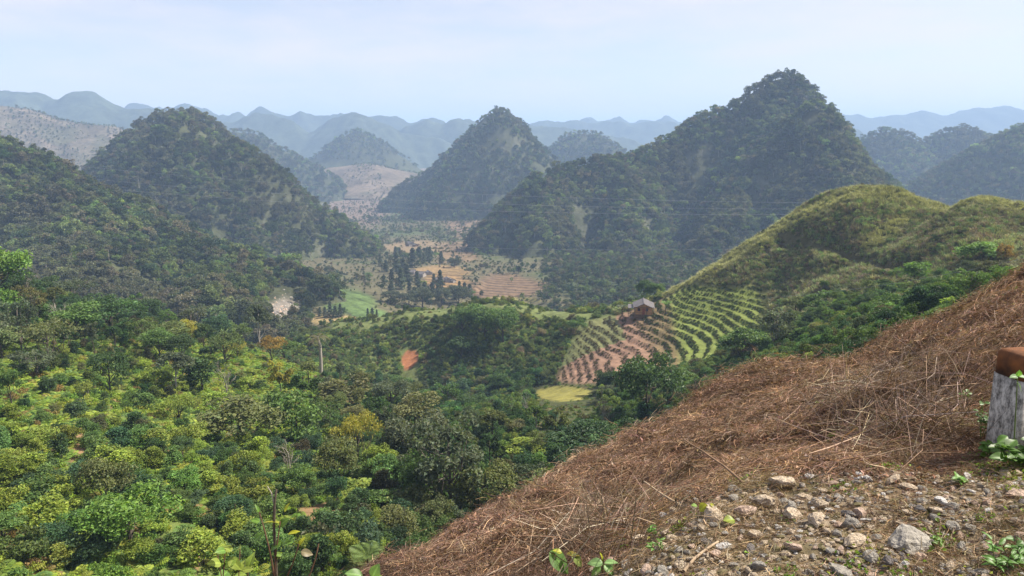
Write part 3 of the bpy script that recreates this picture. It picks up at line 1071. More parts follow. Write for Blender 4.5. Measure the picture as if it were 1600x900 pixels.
def proto(kind, crown, wood=None, leafmat=None, barkmat=None):
    """store the crown and trunk meshes (for single trees) and one joined mesh (for scatters)"""
    nm = {'crown': kind, 'n': 0}
    cm = crown.mesh('crown', [leafmat or M_LEAF])
    tm_ = wood.mesh('trunk', [barkmat or M_BARK], smooth=True) if wood else None
    J = Arr()
    V, Q, T, L = crown.arrays()
    J.add(V, Q, T, L)
    nq, nt = len(Q), len(T)
    if wood:
        V2, Q2, T2, L2 = wood.arrays()
        J.add(V2, Q2, T2, L2)
        mi = np.concatenate([np.zeros(nq), np.ones(len(Q2)), np.zeros(nt), np.ones(len(T2))])
    else:
        mi = np.zeros(nq + nt)
    V, Q, T, L = J.arrays()
    jm = mesh_np(kind, V, [Q, T], [leafmat or M_LEAF, barkmat or M_BARK], mat_idx=mi, attrs={'lv': L})
    h = float(V[:, 2].max())
    w = float(np.percentile(np.abs(crown.arrays()[0][:, :2]), 97))
    PROTO.setdefault(kind, []).append(dict(crown=cm, trunk=tm_, joined=hidden(kind, jm), h=h, r=w))


def rg(s):
    return np.random.default_rng(s)


for s in range(4):      # round broadleaf, unit height about 1
    r = rg(100 + s)
    A, cc = crown_arr(r, 0.42, 0.74, 0.26, 30, 2600, 0.052)
    proto('round_tree', A, trunk_arr(r, 1, 0.75, cc, 0.022))
for s in range(3):      # tall slender tree with clear trunk
    r = rg(120 + s)
    A, cc = crown_arr(r, 0.24, 0.52, 0.48, 20, 1500, 0.045, open_=0.4)
    proto('slender_tree', A, trunk_arr(r, 1, 0.9, cc, 0.013, bend=0.04), barkmat=M_PALEBARK if s == 1 else None)
for s in range(3):      # spreading flat crown
    r = rg(140 + s)
    A, cc = crown_arr(r, 0.62, 0.5, 0.5, 26, 1900, 0.055, flat=0.35, clump_r=0.26)
    proto('spreading_tree', A, trunk_arr(r, 1, 0.8, cc, 0.022, nlimb=14))
for s in range(4):      # shrub: crown down to the ground
    r = rg(160 + s)
    A, cc = crown_arr(r, 0.5, 1.1, -0.06, 26, 1700, 0.075, clump_r=0.34)
    proto('shrub', A, trunk_arr(r, 1, 0.5, cc, 0.02))
for s in range(3):      # upright dark bush, like a small round orchard tree
    r = rg(180 + s)
    A, cc = crown_arr(r, 0.36, 0.96, 0.06, 28, 1700, 0.07, clump_r=0.4)
    proto('upright_bush', A, trunk_arr(r, 1, 0.6, cc, 0.02))
for s in range(3):      # thin see-through tree
    r = rg(200 + s)
    A, cc = crown_arr(r, 0.36, 0.75, 0.27, 34, 1700, 0.045, clump_r=0.26)
    proto('sparse_tree', A, merge(trunk_arr(r, 1, 0.85, cc, 0.016, nlimb=22), bare_arr(r, 0.9, 0.008, 3)), barkmat=M_GREYBARK)
for s in range(2):
    r = rg(220 + s)
    W = bare_arr(r, 1.0, 0.014, 4)
    A = Arr()
    V, Q, L = leaves(W.arrays()[0][r.integers(0, W.n, 90)], unit(90, r), 0.025, r)
    A.add(V, Q, None, L)
    proto('bare_tree', A, W, barkmat=M_PALEBARK)
for s in range(2):
    r = rg(230 + s)
    proto('conifer', conifer_arr(r, 1.0, 0.15, 700, 0.06), trunk_arr(r, 1, 0.9, [], 0.014))
for s in range(3):
    r = rg(240 + s)
    proto('fern', fern_arr(r, 8, 1.0, 9, 0.30))
r = rg(250)
A = Arr()
for k in range(9):
    merge(A, frond_arr(r, 0.62, 14, 0.10, arch=0.55, az0=k * 0.7 + r.uniform(-.2, .2), up=1.0))
V, Q, T, L = A.arrays()
V[:, 2] += 0.48
A2 = Arr()
A2.add(V, Q, T, L)
proto('banana_plant', A2, trunk_arr(r, 1, 0.5, [], 0.045))
for s in range(5):      # forest crown seen from afar: coarse leaf clumps
    r = rg(260 + s)
    A, cc = crown_arr(r, 0.42, 0.98 + 0.2 * s / 4, 0.04, 12, 620, 0.10, clump_r=0.42)
    proto('forest_tree', A, trunk_arr(r, 1, 0.6, cc, 0.025, nlimb=3, sides=4))
r = rg(270)
A, cc = crown_arr(r, 0.36, 0.5, 0.6, 7, 200, 0.12, clump_r=0.42)
proto('forest_tree', A, trunk_arr(r, 1, 0.8, cc, 0.022, nlimb=4, sides=4), barkmat=M_PALEBARK)
for s in range(3):
    r = rg(280 + s)
    proto('grass_tuft', tuft_arr(r, 46, 1.0, 0.9, 0.05), leafmat=M_DRY)
for s in range(2):
    r = rg(290 + s)
    A, cc = crown_arr(r, 0.6, 0.62, -0.1, 12, 420, 0.13, clump_r=0.4)
    proto('low_bush', A)


# ------------------------------------------------------------------ scatters: one object of stuff, geometry nodes instancing
def scatter(name, pts, kinds, hts, tint, label, cat, rz=None, idx=None, seed=1, tilt=None, widen=None, objs=None):
    pts = np.asarray(pts, float)
    n = len(pts)
    r = rg(seed)
    obs = objs or [p_['joined'] for k in kinds for p_ in PROTO[k]]
    me = bpy.data.meshes.new(name)
    me.vertices.add(n)
    me.vertices.foreach_set('co', pts.astype(np.float32).ravel())

    def att(nm, tp, field, arr):
        a_ = me.attributes.new(nm, tp, 'POINT')
        a_.data.foreach_set(field, np.ascontiguousarray(arr).ravel())
    rot = np.zeros((n, 3), np.float32)
    rot[:, 2] = r.uniform(0, 2 * math.pi, n) if rz is None else rz
    if tilt is not None:
        rot[:, 0], rot[:, 1] = tilt[:, 0], tilt[:, 1]
    hts = np.broadcast_to(np.asarray(hts, float), (n,))
    w = r.uniform(0.85, 1.2, n) * (1 if widen is None else widen)
    scl = np.stack([hts * w, hts * w, hts], 1).astype(np.float32)
    att('rot', 'FLOAT_VECTOR', 'vector', rot)
    att('scl', 'FLOAT_VECTOR', 'vector', scl)
    att('idx', 'INT', 'value', (r.integers(0, len(obs), n) if idx is None else idx).astype(np.int32))
    c = np.ones((n, 4), np.float32)
    c[:, :3] = np.clip(tint, 0.003, 1)
    att('tint', 'FLOAT_COLOR', 'color', c)
    o = obj(name, me)
    ng = bpy.data.node_groups.new(name, 'GeometryNodeTree')
    ng.interface.new_socket('Geometry', in_out='INPUT', socket_type='NodeSocketGeometry')
    ng.interface.new_socket('Geometry', in_out='OUTPUT', socket_type='NodeSocketGeometry')
    N, L = ng.nodes, ng.links
    gi, go = N.new('NodeGroupInput'), N.new('NodeGroupOutput')
    iop = N.new('GeometryNodeInstanceOnPoints')
    g2i = N.new('GeometryNodeGeometryToInstance')
    for ob in reversed(obs):
        oi = N.new('GeometryNodeObjectInfo')
        oi.inputs['Object'].default_value = ob
        oi.inputs['As Instance'].default_value = False
        L.new(oi.outputs['Geometry'], g2i.inputs[0])

    def named(nm, dt):
        k = N.new('GeometryNodeInputNamedAttribute')
        k.data_type = dt
        k.inputs['Name'].default_value = nm
        return k.outputs[0]
    L.new(gi.outputs[0], iop.inputs['Points'])
    # each Geometry to Instance input joins, so wrap every prototype on its own and join the instances
    N.remove(g2i)
    jn = N.new('GeometryNodeJoinGeometry')
    for oi in [k for k in N if k.bl_idname == 'GeometryNodeObjectInfo']:
        g = N.new('GeometryNodeGeometryToInstance')
        L.new(oi.outputs['Geometry'], g.inputs[0])
        L.new(g.outputs[0], jn.inputs[0])
    L.new(jn.outputs[0], iop.inputs['Instance'])
    iop.inputs['Pick Instance'].default_value = True
    L.new(named('idx', 'INT'), iop.inputs['Instance Index'])
    L.new(named('rot', 'FLOAT_VECTOR'), iop.inputs['Rotation'])
    L.new(named('scl', 'FLOAT_VECTOR'), iop.inputs['Scale'])
    L.new(iop.outputs[0], go.inputs[0])
    md = o.modifiers.new('scatter', 'NODES')
    md.node_group = ng
    tag(o, label, cat, kind='stuff')
    return o


def jitter_grid(x0, x1, y0, y1, cell, r):
    nx, ny = max(1, int((x1 - x0) / cell)), max(1, int((y1 - y0) / cell))
    gx, gy = np.meshgrid(np.arange(nx), np.arange(ny))
    x = x0 + (gx + r.uniform(0, 1, gx.shape)) * cell
    y = y0 + (gy + r.uniform(0, 1, gy.shape)) * cell
    return x.ravel(), y.ravel()


def polar_pts(u0, u1, d0, d1, n, r):
    """points spread evenly in plan over a wedge"""
    d = np.sqrt(r.uniform(d0 ** 2, d1 ** 2, n))
    u = r.uniform(u0, u1, n)
    return u * d, d


def palette(n, cols, wts, r, var=0.15):
    cols = np.array(cols)
    k = r.choice(len(cols), n, p=np.array(wts) / np.sum(wts))
    return cols[k] * r.normal(1, var, (n, 1)).clip(0.55, 1.6) * r.normal(1, 0.05, (n, 3))


FOREST = [(0.082, 0.112, 0.042), (0.112, 0.135, 0.055), (0.13, 0.12, 0.075), (0.048, 0.078, 0.036), (0.14, 0.19, 0.06)]

# ------------------------------------------------------------------ forest on the karst hills
HILLW = {0: (5, 4, 3, 3, 4)}


def forest_on(h, cell, hmin, hmax, label, seed, wts=(5, 4, 4, 3, 3), dens=1.0, mask=None):
    r = rg(seed)
    x0, x1, y0, y1 = h.box
    x, y = jitter_grid(x0, x1, max(y0, 150), y1, cell, r)
    z = h.z(x, y)
    e = 0.8 * h.cell
    sx, sy = (h.z(x + e, y) - z) / e, (h.z(x, y + e) - z) / e
    nrm = np.stack([-sx, -sy, np.ones_like(sx)], 1)
    vis = -(nrm * np.stack([x, y, z], 1)).sum(1) / np.hypot(x, y)
    px, py = project(np.stack([x, y, z], 1))
    other = np.full(len(x), -1e9)
    for k in NEARHILLS:
        if k is not h:
            other = np.maximum(other, k.z(x, y))
    keep = (z > _mid(x, y) - 0.5) & (vis > -0.35) & (px > -90) & (px < 1690) & (z > other - 1) & (r.random(len(x)) < dens)
    stp = np.hypot(sx, sy)
    keep &= ~((stp > 1.25) & (fbm(x / 30, y / 30, 4, 9 + h.seed) > 0.27) & (h.slope > 0.8) & (r.random(len(x)) < 0.8))
    keep &= ~(fbm(x / 22, y / 22, 3, 60 + h.seed) > 0.42 + 0.1 * r.random(len(x)))
    if mask is not None:
        keep &= mask(x, y, z, px, py, r)
    x, y, z = x[keep], y[keep], z[keep]
    n = len(x)
    if n == 0:
        return
    big = fbm(x / 60, y / 60, 3, seed + 3)
    ht = (hmin + (hmax - hmin) * np.clip(0.36 + 0.30 * r.normal(size=n) + 0.35 * big, 0, 1.3) + (r.random(n) < 0.06) * 0.5)
    T = palette(n, FOREST, wts, r, 0.2)
    k = fbm(x / 35, y / 35, 3, seed + 5)
    T *= (1 + 0.6 * k)[:, None]
    br = sstep(0.1, 0.45, fbm(x / 50 + 3, y / 50, 3, seed + 7))
    T = T * (1 - 0.6 * br[:, None]) + np.array((0.13, 0.118, 0.085)) * 0.6 * br[:, None]
    scatter('forest', np.stack([x, y, z - 0.4], 1), ['forest_tree'], ht, T, label, 'forest', seed=seed, widen=1.0)
    return n


tot = 0
def ma(x, y, z, px, py, r):
    return ~((ell(px, py, 430, 405, 22, 30, 0.3, 0.3, 0.7) > 0.5) | ((ell(px, py, 440, 487, 34, 32) > 0.4) & (r.random(len(x)) < 0.9)) | (ell(px, py, 335, 375, 24, 8) > .5))
def md_(x, y, z, px, py, r):
    return ~((ell(px, py, 800, 425, 60, 30, .3, .3, .4) > r.random(len(x)) * 1.2))
cnt = []
cnt.append(forest_on(HA, 3.3, 4, 9.5, 'mixed green woodland covering the nearest left karst slope', 301, (5, 4, 4, 4, 4), mask=ma))
cnt.append(forest_on(HB, 3.7, 4, 9.5, 'grey-green woodland covering the twin-topped karst hill', 302))
cnt.append(forest_on(HC, 5.0, 5, 11, 'dark woodland covering the pointed mid-valley cone', 303, (5, 3, 3, 4, 2)))
cnt.append(forest_on(HD, 3.7, 4.5, 11, 'thick woodland covering the largest karst mountain', 304, mask=md_))
cnt.append(forest_on(HE, 7, 7, 13, 'woodland on the small knob behind the mid-valley cone', 305))
cnt.append(forest_on(HF, 6.5, 7, 12, 'bluish woodland on the two-humped hill behind the grass hill', 306))
cnt.append(forest_on(HG, 5.5, 6, 11, 'dark woodland on the slope at the right frame edge', 307))
cnt.append(forest_on(HH, 8, 7, 12, 'hazy woodland on the pyramid hill', 308, mask=lambda x, y, z, px, py, r: py < 246 + 12 * r.normal(size=len(x))))
cnt.append(forest_on(HI, 7, 7, 12, 'hazy woodland on the ridge beside the pyramid hill', 309))
cnt.append(forest_on(HJ, 6.5, 1.5, 5, 'scattered scrub on the bare brown hillside', 310, (5, 3, 5, 4, 1), mask=lambda x, y, z, px, py, r: fbm(x / 50, y / 50, 3, 19) > -0.1))
cnt.append(forest_on(HK, 6.5, 1.5, 5, 'scattered scrub on the low brown rise', 311, (5, 3, 5, 4, 1), mask=lambda x, y, z, px, py, r: fbm(x / 60, y / 60, 3, 20) > -0.15))
print('forest', cnt)


# ------------------------------------------------------------------ undergrowth of the middle ground
def soil_open(px, py):
    m = np.zeros(len(px))
    for (cx, cy, rx, ry) in [(70, 680, 45, 10), (120, 700, 14, 45), (130, 730, 22, 12), (505, 808, 42, 24), (300, 870, 14, 45), (15, 830, 20, 12)]:
        m = np.maximum(m, ell(px, py, cx, cy, rx, ry))
    return m


r = rg(401)
# left slope, gully: bracken, bushes, saplings
def slope_pts(n, d0, d1, seed, u0=-0.86, u1=0.5):
    r = rg(seed)
    x, y = polar_pts(u0, u1, d0, d1, n, r)
    z = z_mid(x, y)
    px, py = project(np.stack([x, y, z], 1))
    return x, y, z, px, py, r


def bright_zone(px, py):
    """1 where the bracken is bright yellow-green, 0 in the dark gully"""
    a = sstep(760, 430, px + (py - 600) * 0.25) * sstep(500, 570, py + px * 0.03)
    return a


x, y, z, px, py, r = slope_pts(44000, 36, 190, 402)
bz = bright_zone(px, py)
nn = fbm(x / 7, y / 7, 3, 81)
keep = (px > -60) & (px < 1250) & (py < 960) & (r.random(len(x)) < np.clip(0.25 + bz * 0.75 + 0.2 * nn, 0.12, 1)) & (soil_open(px, py) < 0.5) & (y < 186 - 0 * x) & ~((x > 32) & (y > 118)) & (terrace_mask(x, y) < 0.2) & (ell(px, py, 882, 615, 46, 13) < 0.4)
x, y, z, px, py, nn, bz = [a[keep] for a in (x, y, z, px, py, nn, bz)]
n = len(x)
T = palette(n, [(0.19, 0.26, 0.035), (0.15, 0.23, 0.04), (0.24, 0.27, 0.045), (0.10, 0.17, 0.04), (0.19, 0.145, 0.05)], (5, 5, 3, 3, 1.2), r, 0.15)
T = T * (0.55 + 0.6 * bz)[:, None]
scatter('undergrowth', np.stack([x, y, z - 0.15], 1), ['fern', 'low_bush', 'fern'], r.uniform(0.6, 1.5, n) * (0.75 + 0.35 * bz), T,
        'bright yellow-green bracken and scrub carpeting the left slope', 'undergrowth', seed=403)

x, y, z, px, py, r = slope_pts(9000, 38, 215, 405, -0.86, 0.6)
bz = bright_zone(px, py)
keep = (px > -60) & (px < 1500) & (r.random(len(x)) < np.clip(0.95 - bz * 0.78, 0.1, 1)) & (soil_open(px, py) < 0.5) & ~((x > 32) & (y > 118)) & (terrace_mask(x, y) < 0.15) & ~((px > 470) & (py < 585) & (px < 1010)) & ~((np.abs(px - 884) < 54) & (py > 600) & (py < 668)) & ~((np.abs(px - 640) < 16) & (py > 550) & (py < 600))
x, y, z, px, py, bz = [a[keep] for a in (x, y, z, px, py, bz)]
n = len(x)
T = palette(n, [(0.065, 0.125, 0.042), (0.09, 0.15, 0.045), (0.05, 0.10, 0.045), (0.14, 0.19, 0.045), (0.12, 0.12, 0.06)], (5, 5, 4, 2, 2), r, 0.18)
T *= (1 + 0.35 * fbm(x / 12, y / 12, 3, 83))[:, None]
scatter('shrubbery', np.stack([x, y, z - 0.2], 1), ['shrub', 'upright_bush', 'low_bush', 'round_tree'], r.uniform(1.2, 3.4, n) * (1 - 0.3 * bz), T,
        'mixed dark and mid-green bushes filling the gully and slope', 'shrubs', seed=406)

# knoll front and crest
x, y, z, px, py, r = slope_pts(20000, 170, 258, 407, -0.36, 0.2)
keep = (r.random(len(x)) < 0.85) & ~((x > 32) & (y > 118) & (px > 1040)) & (terrace_mask(x, y) < 0.2) & ~((np.abs(px - 640) < 15) & (py > 545) & (py < 605)) & ~((np.abs(px - 884) < 54) & (py > 600)) & ((np.abs(py - np.interp(px, [560, 640, 700, 740, 800, 900, 960], [507, 491, 484, 478, 478, 492, 494]) - 3) > 6) | (r.random(len(x)) < 0.15)) & (ell(px, py, 880, 494, 58, 8) < .5) & (y < 250 + 8 * r.normal(size=len(x)))
x, y, z, px, py = [a[keep] for a in (x, y, z, px, py)]
n = len(x)
T = palette(n, [(0.13, 0.185, 0.065), (0.18, 0.225, 0.07), (0.09, 0.145, 0.06), (0.23, 0.27, 0.075), (0.17, 0.15, 0.085)], (5, 5, 3, 2, 2), r, 0.18)
T *= (1 + 0.4 * fbm(x / 14, y / 14, 3, 85))[:, None]
scatter('scrub', np.stack([x, y, z - 0.2], 1), ['low_bush', 'shrub', 'low_bush'], r.uniform(0.5, 1.6, n) * (1 + 0.9 * (r.random(n) < 0.10)), T,
        'low green scrub covering the central knoll below its crest', 'scrub', seed=408)

# grass hill: heathery tufts
r = rg(410)
x, y = polar_pts(0.12, 0.86, 112, 235, 60000, r)
z = z_mid(x, y)
px, py = project(np.stack([x, y, z], 1))
keep = (x > 30) & (px < 1660) & (terrace_mask(x, y) < 0.25) & ~((py > 500) & (px < 1230)) & ~((py > 480) & (y < 135))
x, y, z, px, py = [a[keep] for a in (x, y, z, px, py)]
n = len(x)
T = palette(n, [(0.235, 0.27, 0.115), (0.24, 0.22, 0.13), (0.30, 0.32, 0.135), (0.23, 0.18, 0.125), (0.17, 0.25, 0.09)], (5, 5, 2, 3.5, 3.5), r, 0.2)
n1 = fbm(x / 16, y / 16, 4, 87)
T = T * (1 + 0.55 * n1)[:, None]
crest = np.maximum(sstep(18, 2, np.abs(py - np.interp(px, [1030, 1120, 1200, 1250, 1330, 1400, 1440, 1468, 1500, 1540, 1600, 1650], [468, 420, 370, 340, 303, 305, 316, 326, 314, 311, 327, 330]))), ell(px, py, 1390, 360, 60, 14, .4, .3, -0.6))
T = T * (1 - crest[:, None]) + np.array((0.34, 0.34, 0.15)) * crest[:, None] * r.normal(1, .15, (n, 1))  # backlit rim of the ridge is put into the tuft colour
trench = (np.abs(py - np.interp(px, [1215, 1260, 1340, 1420, 1480], [368, 380, 408, 430, 436])) < 6) & (px > 1213) & (px < 1430) & (y > 140)
k2 = ~trench
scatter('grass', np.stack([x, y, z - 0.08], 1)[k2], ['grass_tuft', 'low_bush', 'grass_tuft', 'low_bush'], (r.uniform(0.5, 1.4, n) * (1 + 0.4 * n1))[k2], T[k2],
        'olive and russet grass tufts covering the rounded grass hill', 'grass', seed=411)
xb, yb = polar_pts(0.14, 0.86, 118, 225, 2600, r)
zb = z_mid(xb, yb)
pxb, pyb = project(np.stack([xb, yb, zb], 1))
kb = (xb > 32) & (pxb > 1060) & (pxb < 1660) & (terrace_mask(xb, yb) < 0.1) & (pyb < np.interp(pxb, [1030, 1200, 1300, 1420, 1700], [540, 480, 440, 430, 440])) & (r.random(len(xb)) < np.clip(0.25 + 1.1 * fbm(xb / 14, yb / 14, 3, 88), 0.03, 0.8)) & (groove(xb, yb, TRENCH, 2.0) < 0.3)
scatter('heather', np.stack([xb, yb, zb - 0.15], 1)[kb], ['low_bush', 'shrub'], r.uniform(0.6, 1.35, kb.sum()), palette(int(kb.sum()), [(0.12, 0.16, 0.06), (0.15, 0.13, 0.085), (0.16, 0.22, 0.065), (0.095, 0.12, 0.055)], (4, 3, 3, 3), r, .2),
        'darker low heathery bushes dotted over the grass hill', 'heather', seed=413)
# bushes on the lower grass hill and in its dark folds
x, y = polar_pts(0.2, 0.86, 84, 215, 4500, r)
z = z_mid(x, y)
px, py = project(np.stack([x, y, z], 1))
low = sstep(-12, 45, py - np.interp(px, [1030, 1200, 1300, 1420, 1700], [560, 500, 452, 440, 445]))
tr2 = np.abs(py - np.interp(px, [1215, 1260, 1340, 1420, 1480], [372, 384, 412, 434, 440]) - 5) < 8
keep = (x > 24) & (px > 1000) & (px < 1660) & (terrace_mask(x, y) < 0.2) & (r.random(len(x)) < np.clip(low * 0.95 + 0.05 + tr2 * 0.5, 0, 1)) & (ell(px, py, 1440, 500, 80, 26, .3, .2, -.5) < 0.5) & (ell(px, py, 1290, 556, 60, 13) < .4)
x, y, z, px, py, low = [a[keep] for a in (x, y, z, px, py, low)]
n = len(x)
T = palette(n, [(0.09, 0.155, 0.055), (0.13, 0.19, 0.06), (0.07, 0.12, 0.05), (0.17, 0.23, 0.06), (0.14, 0.135, 0.07)], (5, 5, 4, 2, 2), r, 0.18)
scatter('shrubbery', np.stack([x, y, z - 0.2], 1), ['shrub', 'round_tree', 'low_bush', 'sparse_tree'], r.uniform(1.0, 2.2, n) * (0.6 + 0.9 * low), T,
        'dark green thicket along the foot of the grass hill', 'shrubs', seed=412)

# hedges on the terrace risers, weeds on the treads
r = rg(415)
x, y = polar_pts(-0.03, 0.36, 150, 218, 52000, r)
m = terrace_mask(x, y)
z0 = _mid(x, y)
z = z_mid(x, y)
am = np.clip(y / 400, 0.06, 1.0) * 4.0
zraw = z0 + am * fbm(x / (y * 0.09 + 8), y / (y * 0.09 + 8), 3, 3) * 0.55 + 0.5 * fbm(x / 6.0, y / 6.0, 3, 9) + 0.5 * fbm(x / 14, y / 14, 2, 31)
f = zraw / TSTEP - np.floor(zraw / TSTEP)
px, py = project(np.stack([x, y, z], 1))
soilz = 1 - sstep(985, 1030, px - (py - 520) * 0.55)
keep = (m > 0.5) & (f > 0.58) & (r.random(len(x)) < np.where(soilz > 0.5, 0.38, 0.8) * np.clip(0.8 + 0.9 * fbm(x / 5, y / 5, 3, 93), 0.1, 1.2))
x, y, z, px, py, soilz = [a[keep] for a in (x, y, z, px, py, soilz)]
n = len(x)
T = palette(n, [(0.075, 0.12, 0.036), (0.10, 0.14, 0.04), (0.105, 0.095, 0.05)], (4, 4, 3), r, 0.2) * (1 - soilz[:, None] * 0.1)
T = T * (1 - 0.65 * soilz[:, None]) + np.array((0.17, 0.115, 0.075)) * 0.65 * soilz[:, None]
scatter('hedge_growth', np.stack([x, y, z - 0.1], 1), ['low_bush'], r.uniform(0.25, 0.65, n), T, 'low hedge growth along the risers of the terraced slope', 'hedge plants', seed=416)

# valley floor: scrub patches
r = rg(420)
x, y = polar_pts(-0.45, 0.4, 275, 1150, 42000, r)
z = z_mid(x, y)
px, py = project(np.stack([x, y, z], 1))
hh = np.max([k.z(x, y) for k in NEARHILLS], 0)
fields = np.zeros(len(x))
for (cx, cy, rx, ry) in [(540, 470, 55, 26), (500, 465, 40, 14), (575, 492, 40, 14), (520, 500, 45, 10), (440, 487, 32, 26), (690, 425, 60, 12), (700, 440, 45, 14), (650, 385, 70, 12), (720, 395, 50, 20), (790, 450, 75, 22)]:
    fields = np.maximum(fields, ell(px, py, cx, cy, rx, ry))
keep = (hh < z + 2) & (px > -50) & (px < 1650) & (r.random(len(x)) < np.clip(0.45 + 0.9 * fbm(x / 40, y / 40, 3, 89) + 1.4 * sstep(835, 880, px) * (y < 640), 0.08, 1) * (1 - fields * 0.97))
x, y, z, px = x[keep], y[keep], z[keep], px[keep]
n = len(x)
T = palette(n, FOREST, (5, 4, 4, 4, 2), r, 0.2)
scatter('scrub', np.stack([x, y, z - 0.3], 1), ['forest_tree', 'low_bush'], r.uniform(0.8, 2.2, n) * np.where(r.random(n) < 0.12 + 0.75 * sstep(835, 880, px), 2.8, 1.0), T, 'scattered scrub and small trees on the valley floor', 'scrub', seed=421)

# farther valley between the cones: low scrub over the brown ground
r = rg(430)
x, y = polar_pts(-0.3, 0.12, 640, 2000, 26000, r)
z = z_mid(x, y)
hh = np.max([k.z(x, y) for k in NEARHILLS], 0)
keep = (hh < z + 1) & (r.random(len(x)) < np.clip(0.55 + 0.8 * fbm(x / 60, y / 60, 3, 97), 0.05, 1))
x, y, z = x[keep], y[keep], z[keep]
n = len(x)
T = palette(n, FOREST + [(0.16, 0.12, 0.08)], (4, 4, 5, 3, 1, 4), r, 0.2)
scatter('scrub', np.stack([x, y, z - 0.3], 1), ['low_bush', 'forest_tree'], r.uniform(1.0, 2.8, n) * (1 + 1.2 * (r.random(n) < 0.1)), T, 'thin scrub on the brown ground between the distant cones', 'scrub', seed=431)

# ------------------------------------------------------------------ single trees and bushes
KINDNAME = {'round_tree': ('broadleaf_tree', 'tree'), 'slender_tree': ('slender_tree', 'tree'), 'spreading_tree': ('spreading_tree', 'tree'), 'shrub': ('shrub', 'shrub'),
            'upright_bush': ('bush', 'bush'), 'sparse_tree': ('sparse_tree', 'tree'), 'bare_tree': ('bare_tree', 'tree'), 'conifer': ('conifer', 'conifer tree'),
            'banana_plant': ('banana_plant', 'banana plant'), 'fern': ('tree_fern', 'fern')}
r5 = rg(500)
_CUT = ' standing| beside| below| at the| in the| above| on the| with | between| rising| peeping| near | left | right | just| cut | under| behind| touching| leaning| against| by | from| next| left of| lying| stuck| leaning'.split('|')


def short_name(label):
    for c in _CUT:
        k = label.find(c)
        if k > 0:
            label = label[:k]
    return label.strip()


USED = {}                                       # labels given so far


def single_out(what, px, py, size, marks, place):
    """a label that says where the thing stands next to the landmark nearest to it"""
    order = sorted(marks, key=lambda m_: (m_[0] - px) ** 2 + ((m_[1] - py) * 1.3) ** 2)
    for m_ in order[:3]:
        dx, dy = px - m_[0], py - m_[1]
        if abs(dx) > abs(dy) * 1.2:
            rel = 'left of' if dx < 0 else 'right of'
        else:
            rel = 'behind' if dy < 0 else 'in front of'
        for far in ('', 'further '):
            for sz in ('', 'small ', 'large '):
                if (sz == 'small ' and size > 34) or (sz == 'large ' and size < 44):
                    continue
                lab = f'{sz}{what} {far}{rel} the {m_[2]}'.replace('further in front of', 'well in front of').replace('further behind', 'well behind')
                if far and math.hypot(dx, dy) < 40:
                    continue
                if lab not in USED and len(lab.split()) <= 16:
                    USED[lab] = 1
                    return lab
    return f'{what} {place}'




def grow(kind, base, H, W, tint, label, group=None, variant=None, name=None):
    P_ = PROTO[kind][variant if variant is not None else r5.integers(0, len(PROTO[kind]))]
    nm, cat = KINDNAME[kind]
    o = empty(name or nm, base, r5.uniform(0, 6.28))
    q_ = r5.uniform(0.85, 1.2)
    o.scale = (W / (2 * P_['r']) * q_, W / (2 * P_['r']) / q_, H / P_['h'])
    tag(o, label, cat, group)
    c = obj('crown', P_['crown'], o)
    c['tint'] = [float(v) for v in tint]
    if P_['trunk']:
        obj('trunk', P_['trunk'], o)
    return o


